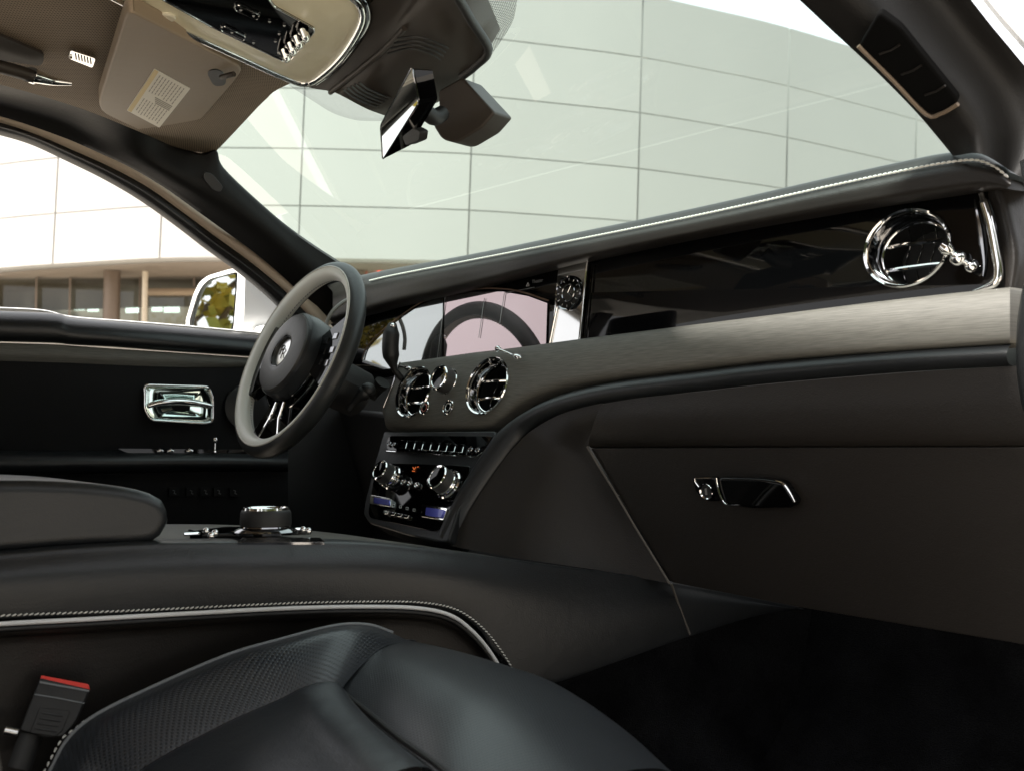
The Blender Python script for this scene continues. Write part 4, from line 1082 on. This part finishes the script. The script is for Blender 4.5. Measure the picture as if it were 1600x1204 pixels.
MB().tube([wl(math.radians(a), 0.0855, 0.002) for a in np.linspace(-62, 22, 40)], 0.0018, 8).build('bow_trim', M_CHROME, sw)
MB().tube([wl(math.radians(a), 0.105, -0.001) for a in np.linspace(-70, -12, 30)], 0.0016, 8).build('bow_trim', M_CHROME, sw)
MB().tube([wl(math.radians(a), 0.156, 0.004) for a in np.linspace(-15, 20, 20)], 0.0020, 8).build('spoke_trim', M_CHROME, spR)
for a, r in ((14, 0.10), (2, 0.10), (-9, 0.10), (14, 0.128), (2, 0.130), (-9, 0.128)):
    M = MW.copy(); M[:3, 3] = wl(math.radians(a), r, 0.004)
    MB().box((0, 0, 0.0004), (0.0075, 0.0062, 0.0012), M).build('thumb_button', M_PIANO if r < 0.12 else M_DCHROME, spR, 0.0016)
for a, r in ((166, 0.10), (186, 0.10), (176, 0.128)):
    M = MW.copy(); M[:3, 3] = wl(math.radians(a), r, 0.004)
    MB().box((0, 0, 0.0004), (0.0075, 0.0062, 0.0012), M).build('thumb_button', M_PIANO, spL, 0.0016)
for s in (-1, 1):
    MB().tube([wl(math.radians(-90 + s * 10), 0.088, 0.001), wl(math.radians(-90 + s * 9), 0.120, 0.001), wl(math.radians(-90 + s * 14), 0.160, -0.001)], 0.0026, 8).build('spoke_trim', M_CHROME, spB)
MB().tube([wl(math.radians(a), 0.118, 0.000) for a in np.linspace(-105, -75, 12)], 0.0018, 8).build('spoke_trim', M_DCHROME, spB)
# column shroud, stalks
sc_ = thing('steering_column', 'black column shroud behind the steering wheel with stalks', 'steering column', WC - nw * 0.12)
patch('shroud', [[tr(MW, (r * math.cos(a) * 1.1, r * math.sin(a) - 0.01, z)) for a in np.linspace(0, 2 * math.pi, 13)] for r, z in ((0.040, -0.045), (0.044, -0.07), (0.045, -0.10), (0.044, -0.14))], M_PLAST, sc_, 40, 12)
MB().tube(arc([on(545, 640, PX(-0.36)), on(560, 622, PX(-0.345)), on(575, 609, PX(-0.335))], 8), [0.006, 0.006, 0.006, 0.007, 0.009, 0.012, 0.0135, 0.010], 14).build('stalk', M_RUB, sc_)
MB().ball(tuple(on(575, 609, PX(-0.335))), 0.0135).build('stalk_end', M_RUB, sc_)
MB().tube(arc([on(582, 622, PX(-0.40)), on(592, 606, PX(-0.385)), on(598, 597, PX(-0.375))], 8), [0.007, 0.007, 0.008, 0.009, 0.010, 0.012, 0.0145, 0.0145], 16).build('stalk', M_RUB, sc_)
ps = PX(-0.40)
MB().tube(arc([on(628, 592, ps), on(617, 578, ps), on(612, 560, ps), on(610, 545, ps), on(611, 525, ps), on(613, 510, ps), on(614, 505, ps)], 24), [0.006] * 6 + list(np.linspace(0.007, 0.0155, 5)) + [0.0158] * 8 + list(np.linspace(0.0155, 0.007, 5)), 16).build('gear_lever', M_RUB, sc_)
MB().ball(tuple(on(614, 509, PX(-0.392))), 0.0052).build('lever_button', M_CHROME, sc_)
# instrument hood ring seen through the wheel
MB().tube(arc(onp([(508, 520), (512, 500), (524, 482), (545, 468), (575, 462)], PX(-0.56)), 24), 0.004, 8).build('hood_rim', simple('grey hood trim', (0.16, 0.15, 0.13), 0.4), dash)

# ------------------------------------------------------------------ driver's door
door = thing('driver_door', 'black leather driver door with wood strip and chrome handle', 'car door', (-0.8, 0.5, 0.4))
XS = [-420, -240, -60, 80, 112, 180, 260, 350, 450]
up0 = [452, 468, 484, 490, 497, 503, 510, 518, 528]
row = lambda ys, x: onp(list(zip(XS, ys)), PX(x))
patch('top_pad', [row([y - 1 for y in up0], -0.86), row(up0, -0.80), row([y + 9 for y in up0], -0.772), row([y + 24 for y in up0], -0.762), row([500, 513, 529, 534, 537, 541, 547, 553, 560], -0.772), row([502, 515, 531, 536, 539, 543, 549, 555, 562], -0.80)], M_LEATH, door, 60, 26)
patch('wood_strip', [row([503, 517, 533, 538, 540, 545, 550, 556, 563], -0.780), row([520, 534, 549, 553, 555, 559, 562, 566, 569], -0.776), row([534, 548, 561, 566, 567, 570, 573, 574, 571], -0.782)], M_WOOD, door, 50, 8, back=(-0.02, 0, 0))
patch('inner_panel', [row([534, 548, 560, 564, 566, 569, 572, 573, 570], -0.783), row([620] * 9, -0.776), row([690, 696, 700, 702, 703, 703, 703, 703, 703], -0.780), row([707] * 9, -0.785)], M_SUEDE, door, 40, 16, back=(-0.03, 0, 0))
patch('arm_rest', [row([704] * 9, -0.785), row([703, 704, 704, 705, 705, 705, 705, 706, 708], -0.745), row([712, 713, 714, 714, 714, 714, 714, 714, 716], -0.715), row([728, 728, 727, 727, 726, 726, 725, 725, 726], -0.710), row([745, 743, 741, 739, 738, 737, 735, 734, 734], -0.722), row([748, 746, 744, 742, 741, 740, 738, 737, 737], -0.76)], M_LEATHG, door, 50, 26)
patch('lower_panel', [row([744, 743, 741, 740, 739, 738, 736, 735, 735], -0.745), row([770] * 9, -0.735), row([860] * 9, -0.75), row([1000] * 9, -0.78)], M_SUEDE, door, 30, 14, back=(-0.03, 0, 0))
slab('switch_strip', rounded([(184, 700), (402, 702), (402, 709), (205, 708), (194, 705)], 2), PX(-0.735), 0.02, M_PIANO, door, 0.001)
for x in (250, 266, 296):
    MB().tube(onp([(x - 5, 705), (x, 703), (x + 5, 704.5)], PX(-0.73)), [0.0025, 0.005, 0.0025], 10).build('window_switch', M_CHROME, door)
c = on(336, 706, PX(-0.73))
MB().lathe([(0.0055, 0), (0.0055, 0.003), (0.0022, 0.006), (0.0020, 0.018), (0.0045, 0.021), (0.0048, 0.025), (0.003, 0.029), (1e-4, 0.030)], frame(c, (0, 0, 1), (0, 1, 0)), 18).build('lock_pin', M_CHROME, door)
for x in (272, 299, 321, 342, 367):
    b = slab('seat_switch', rounded([(x - 8, 761), (x + 8, 761), (x + 8, 775), (x - 8, 775)], 2), PX(-0.728), 0.01, M_SUEDE, door, 0.001)
    MB().tube(onp([(x - 2, 765), (x + 1, 766), (x, 770), (x + 3, 771)], PX(-0.7268)), 0.0007, 5).build('symbol', M_GPIPE, b)
# speaker disc behind the wheel
c = on(383, 636, PX(-0.775)); Ms = frame(c, (1, 0, 0))
MB().lathe([(0.048, 0), (0.046, 0.010), (0.034, 0.013), (1e-4, 0.014)], Ms, 40).build('tweeter_cover', M_LEATH, door)
# chrome handle bezel with bowl and pull
ho = rounded([(226, 601), (326, 604), (333, 624), (333, 658), (322, 661), (236, 656), (226, 640)], 7)
hi = rounded([(231, 605), (323, 607), (329, 626), (329, 654), (320, 657), (239, 652), (231, 638)], 7)
hz = thing('pull_handle', 'polished chrome inner pull handle set in the driver door', 'pull handle', on(280, 655, PX(-0.77)))
HO, HI = onp(ho, PX(-0.768)), onp(hi, PX(-0.766))
nn = len(HO)
bowl = [0.62 * p + 0.38 * np.mean(HI, 0) + A(-0.004, 0, 0) for p in HI]
bow2 = [0.2 * p + 0.8 * np.mean(HI, 0) + A(-0.012, 0, 0) for p in HI]
vs = [p + A(-0.008, 0, 0) for p in HO] + HO + HI + bowl + bow2 + [np.mean(bow2, 0) + A(-0.001, 0, 0)]
fs = []
for k in range(4):
    fs += [(k * nn + i, k * nn + (i + 1) % nn, (k + 1) * nn + (i + 1) % nn, (k + 1) * nn + i) for i in range(nn)]
fs += [(4 * nn + i, 4 * nn + (i + 1) % nn, 5 * nn) for i in range(nn)]
MB().add(vs, fs).build('bezel_bowl', simple('chrome with painted teal reflection', (0.60, 0.72, 0.68), 0.05, 1.0, var=0.05), hz, ang=70)  # teal reflection is put into the bowl's base colour
MB().tube(onp(ho, PX(-0.766)), 0.0028, 10, closed=True).build('bezel_edge', M_CHROME, hz)
q = arc(onp([(231, 634), (250, 629), (280, 627), (310, 630), (330, 634)], PX(-0.757)), 20)
MB().tube(q, list(0.006 + 0.003 * np.sin(np.linspace(0, math.pi, 20))), 14, sq=0.8).build('pull_bar', M_CHROME, hz)
# window frame
WF = [(-420, 122), (-240, 136), (-100, 156), (0, 180), (56, 197), (112, 219), (180, 247), (240, 279), (300, 320), (352, 358), (410, 400), (470, 452), (520, 505)]
WI = [(-420, 134), (-240, 148), (-100, 167), (0, 191), (55, 209), (109, 232), (174, 261), (233, 293), (290, 334), (340, 371), (396, 412), (454, 462), (502, 515)]
WG = [(-420, 148), (-240, 162), (-100, 181), (0, 205), (53, 221), (105, 245), (166, 275), (224, 309), (280, 349), (328, 386), (380, 424), (432, 468), (476, 515)]
patch('window_seal', [onp(WF, PX(-0.765)), onp(mixp(WF, WI, 0.5), PX(-0.758)), onp(WI, PX(-0.765))], M_TAN, door, 80, 6, back=(-0.02, 0, 0))
patch('window_frame', [onp(WI, PX(-0.770)), onp(mixp(WI, WG, 0.45), PX(-0.762)), onp(mixp(WI, WG, 0.55), PX(-0.768)), onp(WG, PX(-0.775))], M_RUB, door, 80, 10, back=(-0.03, 0, 0))
MB().tube(arc(onp(mixp(WI, WG, 0.48), PX(-0.7605)), 80), 0.0012, 6).build('frame_bead', M_PLAST, door)
WT = [(-420, 446), (-240, 462), (-60, 478), (60, 484), (112, 495), (200, 502), (300, 510), (430, 522)]
patch('outer_belt', [onp(WT, PX(-0.90)), onp([(x, y + 2.5) for x, y in WT], PX(-0.87)), onp([(x, y + 40) for x, y in WT], PX(-0.92))], M_WHITE, door, 40, 8, back=(-0.02, 0, -0.02))

# ------------------------------------------------------------------ wing mirror outside
wm = thing('wing_mirror', 'white wing mirror outside the driver window', 'mirror', on(350, 515, PX(-1.04)))
P_WM = plane((-0.15, 1.0, 0.03), tuple(on(330, 470, PX(-1.06))))
cc = lambda pts: [(250 + x * 0.13125, 400 + y * 0.13125) for x, y in pts]
bo = rounded(cc([(305, 960), (308, 760), (400, 450), (470, 310), (570, 235), (850, 152), (960, 150), (1015, 190), (1000, 700), (965, 960)]), [2, 4, 6, 6, 6, 8, 5, 4, 3, 3])
fr3 = onp(bo, P_WM); nb = len(fr3)
bc = np.mean(fr3, 0)
ring2 = [bc + (p - bc) * A(1.0, 1.0, 0.99) + A(0.0, 0.05, 0) for p in fr3]
ring3 = [bc + (p - bc) * A(0.95, 0.95, 0.88) + A(0.0, 0.105, -0.008) for p in fr3]
ring4 = [bc + (p - bc) * A(0.7, 0.7, 0.55) + A(0.0, 0.13, -0.02) for p in fr3]
inn = onp(rounded(cc([(345, 960), (352, 760), (440, 470), (505, 350), (590, 275), (890, 195), (925, 200), (915, 400), (880, 830), (850, 960)]), [2, 4, 6, 6, 6, 5, 3, 3, 4, 3]), P_WM)
ni = len(inn)
inn = inn if ni == nb else arc(inn, nb)
vs = inn + fr3 + ring2 + ring3 + ring4 + [np.mean(ring4, 0)]
fs = []
for k in range(4):
    fs += [(k * nb + i, k * nb + (i + 1) % nb, (k + 1) * nb + (i + 1) % nb, (k + 1) * nb + i) for i in range(nb)]
fs += [(4 * nb + i, 4 * nb + (i + 1) % nb, 5 * nb) for i in range(nb)]
MB().add(vs, fs).build('housing', M_WHITE, wm, ang=50)
MB().prism([p + unit(P_WM[0]) * 0.008 for p in inn], unit(P_WM[0]) * 0.01).build('glass_surround', M_RUB, wm)
gl_ = rounded(cc([(385, 950), (395, 700), (470, 430), (535, 330), (640, 262), (900, 207), (896, 400), (868, 800), (815, 950)]), [2, 6, 6, 6, 6, 5, 3, 5, 6])
MB().prism(onp(gl_, off(P_WM, 0.006)), unit(P_WM[0]) * 0.0015).build('mirror_glass', M_MIRROR, wm)
MB().prism([bc + A(0.05, 0.04, -0.075), bc + A(0.16, 0.05, -0.075), bc + A(0.16, 0.10, -0.075), bc + A(0.05, 0.09, -0.075)], A(0, 0, -0.03)).build('mirror_arm', M_WHITE, wm, 0.008)

# ------------------------------------------------------------------ centre console
con = thing('centre_console', 'black leather centre console with white piping and wood top', 'centre console', (0.0, 0.5, 0.36))
XC = 0.165
te = [(-420, 905), (-200, 884), (0, 868), (120, 858), (240, 852), (400, 850), (560, 851), (700, 864), (860, 886), (1047, 911), (1240, 947), (1300, 962)]
t_edge = onp(te, PX(XC))
tin = [p + A(-0.012, 0, 0.004) for p in t_edge]
st_ = [(-420, 996), (-200, 975), (0, 961), (130, 956), (250, 951), (437, 942), (560, 939), (655, 940), (712, 951), (752, 978), (782, 1014), (806, 1052)]
pi_ = [(-420, 1010), (-200, 989), (0, 974), (130, 967), (250, 960), (437, 950), (560, 947), (650, 949), (703, 960), (738, 985), (766, 1018), (790, 1058)]
# forward side (right of the piping curve)
fw_t = [(560, 851), (700, 864), (860, 886), (1047, 911), (1150, 930), (1300, 962)]
fw_b = [(560, 939), (655, 940), (712, 951), (752, 978), (782, 1014), (806, 1052)]
up_t = t_edge[:7]
up_b = onp(st_[:7], PX(XC + 0.012))
ff_t = onp(fw_t, PX(XC)); ff_b = onp([(560, 939), (700, 947), (790, 1010), (850, 1063), (1080, 988), (1250, 950)], PX(XC + 0.012))
fwd_top = onp([(560, 851), (640, 857), (700, 864), (780, 875), (860, 886), (950, 898), (1047, 911), (1150, 930), (1250, 950)], PX(XC))
fwd_bot = onp([(560, 939), (655, 940), (712, 951), (752, 978), (782, 1014), (850, 1063), (1080, 989), (1180, 960), (1250, 949)], PX(XC + 0.012))
a_t = list(up_t) + fwd_top[1:]; a_b = list(up_b) + fwd_bot[1:]
patch('console_side', [[p + A(-0.05, 0, 0.004) for p in a_t], [p + A(-0.007, 0, 0.0035) for p in a_t], [p + A(0.002, 0, -0.004) for p in a_t], [0.6 * a + 0.4 * b + A(0.009, 0, 0) for a, b in zip(a_t, a_b)], a_b, [p + A(-0.004, 0, -0.004) for p in a_b]], M_LEATHG, con, 110, 26)
MB().tube(arc(onp([(1049, 911), (1062, 948), (1078, 990)], PX(XC + 0.013)), 16), 0.0018, 8).build('side_seam', simple('taupe seam', (0.09, 0.08, 0.07), 0.5), con)
S3 = onp(st_, PX(XC + 0.0135))
stitches('stitching', S3, M_STITCH, con, 0.0055, 0.0046, 0.0009, 0.45, (1, 0, 0.1))
P3 = arc(onp(pi_, PX(XC + 0.016)), 120)
MB().tube(P3, 0.0026, 10).build('white_piping', M_PIPE, con)
MB().tube([p + A(-0.003, 0.0, -0.006) for p in P3], 0.0034, 10).build('piping_shadow_gap', M_RUB, con)
lw = onp(pi_, PX(XC + 0.006))
patch('lower_side', [lw, [p + A(-0.004, 0, -0.012) for p in lw], [p + A(-0.012, 0, -0.05) for p in lw], [A(XC - 0.02, p[1], 0.40) for p in lw]], M_LEATHW, con, 60, 18)
# tunnel carpet below the forward side
cb = onp([(780, 1015), (850, 1062), (960, 1027), (1080, 988.5), (1180, 960), (1300, 940)], PX(XC + 0.011))
patch('tunnel_carpet', [cb, [p + A(0.01, 0, -0.08) for p in cb], [A(XC + 0.06, p[1], 0.42) for p in cb], [A(XC + 0.12, p[1], 0.365) for p in cb]], M_CARPET, con, 40, 20)
# top: wood, gloss plate, rotary controller
zt = float(t_edge[5][2]) + 0.0025
ey_ = [float(p[1]) for p in t_edge]; ez_ = [float(p[2]) for p in t_edge]
zc = lambda y: float(np.interp(y, ey_, ez_)) + 0.0028
wt = [[A(x, y, zc(y)) for y in (-0.4, 0.05, 0.30, 0.45, 0.58, 0.66, 0.74, 0.82, 0.92)] for x in (-0.20, -0.05, 0.06, 0.122)]
patch('wood_top', wt, M_WOOD, con, 50, 12, back=(0, 0, -0.02))
PT = PZ(zc(0.45) + 0.007)
clampx = lambda P: [A(min(p[0], 0.110), p[1], p[2]) for p in P]
gp = MB().prism(clampx(onp([tuple(p) for p in arc([A(298, 829), A(330, 838), A(352, 848), A(420, 852), A(500, 853), A(552, 850), A(520, 834), A(480, 826), A(420, 822), A(350, 822)], 40)], PT)), A(0, 0, -0.006)).build('gloss_plate', M_PIANO, con, 0.001)
MB().tube(clampx(arc(onp([(296, 829), (330, 839), (352, 849)], off(PT, 0.001)), 16)), 0.0022, 8).build('plate_trim', M_CHROME, con)
MB().tube(clampx(arc(onp([(478, 826), (520, 834), (556, 850)], off(PT, 0.001)), 16)), 0.0022, 8).build('plate_trim', M_CHROME, con)
kc2 = on(415, 833, off(PT, -0.001)); rk = 39 * np.dot(kc2 - C0, FW) / FPX
Mz = frame(kc2, (0, 0, 1), (0, 1, 0))
ctl = MB().lathe([(rk * 1.0, 0.010), (rk * 1.02, 0.013), (rk * 1.0, 0.026), (rk * 0.95, 0.029), (rk * 0.9, 0.030)], Mz, 48).build('rotary_controller', M_PLAST, con)
MB().lathe([(rk * 1.28, 0.0), (rk * 1.3, 0.003), (rk * 1.18, 0.006), (rk * 1.0, 0.008), (rk * 0.96, 0.011)], Mz, 48).build('controller_base', M_DCHROME, ctl)
MB().lathe([(rk * 0.93, 0.029), (rk * 0.9, 0.0325), (rk * 0.8, 0.0315), (rk * 0.74, 0.030), (1e-4, 0.0295)], Mz, 48).build('controller_cap', M_CHROME, ctl)
slab('key_bar', rounded([(380, 839), (500, 839), (508, 846), (370, 846)], 2), off(PT, 0.003), 0.003, M_DCHROME, con, 0.001)
for x, y in ((322, 829), (330, 836), (336, 832), (474, 827), (482, 829)):
    MB().ball(tuple(on(x, y, off(PT, 0.005))), 0.0042).build('stud_button', M_CHROME, con)
MB().box((0.0, 0.2, 0.55), (0.145, 0.75, 0.17)).build('core', M_PLAST, con)

# ------------------------------------------------------------------ console armrest
ar = thing('armrest', 'padded black leather armrest lid on the centre console', 'armrest', on(120, 862, PX(0.05)))
prof = [(-460, 770), (-200, 755), (0, 749), (100, 751), (180, 758), (230, 768), (256, 781), (268, 797), (266, 815), (255, 835), (238, 850), (120, 856), (0, 865), (-200, 880), (-460, 900)]
sec = arc(onp(prof, PX(0.15)), 60)
MB().prism([p for p in sec], A(-0.30, 0, 0)).build('armrest_pad', M_LEATHG, ar, 0.042, 9, ang=60)
# ------------------------------------------------------------------ passenger seat
seat = thing('passenger_seat', 'dark perforated leather passenger seat cushion', 'car seat', (0.45, 0.3, 0.36))
pip = [(30, 1290), (60, 1240), (79, 1204), (105, 1157), (145, 1121), (219, 1083), (350, 1026), (437, 1000), (525, 978), (577, 977), (614, 989), (645, 1003)]
sea = [(160, 1290), (190, 1240), (219, 1204), (262, 1177), (306, 1153), (370, 1121), (437, 1092), (470, 1075), (500, 1066), (520, 1066), (529, 1070), (533, 1076)]
b0 = onp(pip, PX(0.235)); b3 = onp(sea, PX(0.325))
bm_ = [0.62 * a + 0.38 * b + A(0.0, 0, 0.016) for a, b in zip(b0, b3)]
bn_ = [0.30 * a + 0.70 * b + A(0.0, 0, 0.013) for a, b in zip(b0, b3)]
side = [p + A(-0.012, 0, -0.03) for p in b0]
side2 = [A(p[0] - 0.015, p[1], 0.40) for p in b0]
patch('bolster', [b0, bm_, bn_, b3, [p + A(0.002, 0, -0.008) for p in b3]], M_PERF, seat, 90, 30)
patch('cushion_side', [side2, side, b0], M_SEAT, seat, 60, 12)
MB().tube(arc([p + A(-0.001, 0, 0.001) for p in b0[:11]], 90), 0.0021, 8).build('cushion_piping', M_GPIPE, seat)
stitches('bolster_stitching', onp([(70, 1204), (96, 1156), (118, 1138), (140, 1120)], PX(0.228)), M_STITCH, seat, 0.0062, 0.0045, 0.0011, 0.1, (0.2, -0.2, 1))
# end seam roll between bolster and nose
# nose cushion
n0 = [(533, 1076), (575, 1108), (625, 1149), (680, 1188), (740, 1235), (840, 1300)]
nose_seam = [on(*p, plane((0, 1, 0.0), (0, y, 0))) for p, y in zip(n0, (0.512, 0.50, 0.488, 0.476, 0.465, 0.455))]
n2 = [(645, 1003), (720, 1019), (800, 1042), (870, 1068), (960, 1128), (1050, 1208)]
crest = [on(*p, plane((0, 1, 0.0), (0, y, 0))) for p, y in zip(n2, (0.655, 0.672, 0.68, 0.69, 0.70, 0.705))]
n1 = [(565, 1030), (625, 1055), (700, 1092), (770, 1130), (850, 1180), (950, 1262)]
m1 = [0.62 * a + 0.38 * b + A(0, 0, 0.020) for a, b in zip(nose_seam, crest)]
m2 = [0.25 * a + 0.75 * b + A(0, 0, 0.015) for a, b in zip(nose_seam, crest)]
fr1 = [p + A(0.0, 0.022, -0.030) for p in crest]
fr2 = [p + A(0.0, 0.015, -0.12) for p in crest]
patch('nose_cushion', [[p + A(0, -0.004, -0.012) for p in nose_seam], nose_seam, m1, m2, crest, fr1, fr2], dotted('fine perforated nose leather', (0.021, 0.0245, 0.0285), (0.004, 0.004, 0.005), 0.0044, 0.22, 0.33, 30, True, 0.6, 0.4), seat, 60, 46)
# closing wedge between bolster end and nose
e_b = [b0[-1], 0.6 * b0[-1] + 0.4 * b3[-1] + A(0, 0, 0.012), b3[-1]]
MB().tube(arc([b0[-1] + A(0.0, 0.002, 0.0), on(610, 1006, plane((0, 1, 0), (0, 0.630, 0))), on(572, 1024, plane((0, 1, 0), (0, 0.585, 0))), on(545, 1050, plane((0, 1, 0), (0, 0.545, 0))), nose_seam[0]], 30), 0.004, 10).build('end_seam', M_SEAT, seat)
# centre panel
cp0 = b3
cL = [p + A(0.0, 0, 0.0) for p in b3[1:]]
q_in = onp([(300, 1300), (340, 1260), (372, 1235), (400, 1215), (430, 1200), (460, 1182), (492, 1163), (512, 1150), (528, 1135), (540, 1115), (545, 1105)], PZ(0.602))
far = [A(p[0] + 0.05, p[1], p[2] - 0.012) for p in cL]
tail = [A(0.58, p[1] * 0.95 + 0.0, 0.585) for p in cL]
patch('centre_panel', [[p + A(0.001, -0.001, -0.006) for p in cL], [p + A(0.012, -0.003, 0.003) for p in cL], [A(p[0] + 0.07, p[1] - 0.015, p[2] - 0.002) for p in cL], [A(p[0] + 0.16, p[1] - 0.03, p[2] - 0.008) for p in cL], [A(p[0] + 0.30, p[1] - 0.05, p[2] - 0.01) for p in cL]], leather('centre leather', (0.0165, 0.019, 0.0225), 0.31, 620, spec=0.6), seat, 60, 24)
MB().tube(arc([p + A(0.002, 0, -0.001) for p in b3], 90), 0.0026, 8).build('bolster_seam', M_RUB, seat)
MB().tube(arc([p + A(0, -0.002, -0.001) for p in nose_seam], 60), 0.0030, 8).build('nose_seam', M_RUB, seat)
cs = arc(onp([(628, 1150), (600, 1160), (560, 1184), (520, 1212)], PZ(0.612)), 20)
MB().tube([p + A(0, 0, 0.0) for p in cs], 0.0028, 8).build('cross_seam', M_SEAT, seat)
# backrest edge just inside the frame at far left
MB().prism([A(0.30, -0.06, 0.50), A(0.30, -0.32, 1.20), A(0.30, -0.46, 1.20), A(0.30, -0.26, 0.48)], A(0.42, 0, 0)).build('backrest', M_SEAT, seat, 0.03, 4)

MB().tube(arc([A(0.72, 0.086, 0.58), A(0.72, 0.078, 0.70), A(0.72, 0.055, 0.78), A(0.72, -0.02, 0.95)], 20), 0.032, 16).build('backrest_wing', leather('grey wing leather', (0.075, 0.068, 0.060), 0.45), seat)

# ------------------------------------------------------------------ buckle
bk_ = thing('seat_belt_buckle', 'black seat belt buckle with red release button', 'buckle', on(75, 1150, PX(0.20)))
PB = plane((1, -0.25, 0.25), tuple(on(90, 1100, PX(0.215))))
bs = rounded([(62, 1058), (140, 1076), (118, 1128), (98, 1150), (72, 1152), (30, 1140)], [4, 4, 8, 6, 6, 6])
slab('buckle_body', bs, PB, 0.022, M_PLAST, bk_, 0.003)
slab('release_button', rounded([(64, 1054), (138, 1068), (140, 1076), (63, 1062)], 2), off(PB, -0.002 if PB[0] @ FH > 0 else -0.002), 0.018, M_RED, bk_, 0.0015)
slab('button_lip', [(62, 1063), (139, 1077), (139, 1080), (62, 1066)], off(PB, 0.0012 if PB[0] @ (C0 - on(90, 1100, PB)) > 0 else -0.0012), 0.004, M_GPIPE, bk_)
sgn = 1 if PB[0] @ (C0 - on(90, 1100, PB)) > 0 else -1
MB().tube(onp([(54, 1084), (92, 1090), (132, 1098)], off(PB, sgn * 0.0008)), 0.0008, 6).build('body_seam', M_GPIPE, bk_)
slab('grip_pad', rounded([(62, 1104), (110, 1110), (98, 1140), (86, 1150), (46, 1144)], 3), off(PB, sgn * 0.001), 0.004, M_RUB, bk_, 0.0008)
for k in range(4):
    MB().tube(onp([(66 - k * 4, 1113 + k * 8), (98 - k * 3, 1118 + k * 8)], off(PB, sgn * 0.0012)), 0.0009, 6).build('grip_rib', M_PLAST, bk_)
MB().tube(onp([(8, 1140), (28, 1144)], off(PB, -sgn * 0.006)), 0.004, 10).build('stalk_pin', M_SILVER, bk_)
MB().tube(onp([(50, 1146), (42, 1166), (30, 1200)], off(PB, -sgn * 0.012)), 0.012, 10, sq=0.5).build('buckle_stalk', M_PLAST, bk_)

# ------------------------------------------------------------------ footwell and right door seal
fw = patch('footwell', [[A(x, y, z) for x in (0.18, 0.45, 0.84)] for y, z in ((0.55, 0.366), (1.0, 0.37), (1.25, 0.42), (1.40, 0.58), (1.44, 0.85))], M_CARPET, None, 30, 30)
tag(fw, kind='structure')
sl = MB().tube(arc(onp([(1612, 250), (1624, 330), (1634, 400), (1630, 450), (1622, 510), (1622, 580), (1636, 660), (1664, 760)], plane((LAT, 1, 0), (0.74, 1.12, 1.0))), 50), [0.012] * 8 + list(np.linspace(0.012, 0.021, 14)) + [0.021] * 14 + list(np.linspace(0.021, 0.014, 14)), 14).build('door_seal', M_LEATH)
tag(sl, 'thick black rubber door seal at the right end of the dashboard', 'door seal')

kp = MB().prism([A(-0.79, 0.78, 0.34), A(-0.79, 1.5, 0.34), A(-0.79, 1.5, 1.10), A(-0.79, 0.86, 1.12)], A(-0.05, 0, 0)).build('kick_panel', M_PLAST, body)

# driver's seat: behind the left edge of the picture, mirrored in the gloss panels
ds = thing('driver_seat', 'black leather driver seat mirrored in the gloss fascia', 'car seat', (-0.42, 0.0, 0.36))
MB().prism([A(-0.66, -0.02, 0.55), A(-0.66, -0.22, 1.16), A(-0.66, -0.36, 1.16), A(-0.66, -0.22, 0.50)], A(0.48, 0, 0)).build('backrest', M_SEAT, ds, 0.04, 4)
MB().prism([A(-0.56, -0.22, 1.20), A(-0.56, -0.25, 1.38), A(-0.56, -0.33, 1.38), A(-0.56, -0.33, 1.20)], A(0.28, 0, 0)).build('headrest', M_SEAT, ds, 0.03, 4)
MB().prism([A(-0.66, -0.2, 0.50), A(-0.66, 0.20, 0.56), A(-0.66, 0.20, 0.42), A(-0.66, -0.2, 0.40)], A(0.46, 0, 0)).build('cushion', M_SEAT, ds, 0.03, 4)
MB().prism([A(-0.84, -0.52, 0.9), A(-0.84, -0.38, 0.9), A(-0.72, -0.44, 1.50), A(-0.72, -0.60, 1.50)], A(0.02, 0, 0)).build('door_post', M_LEATH, body, 0.005)
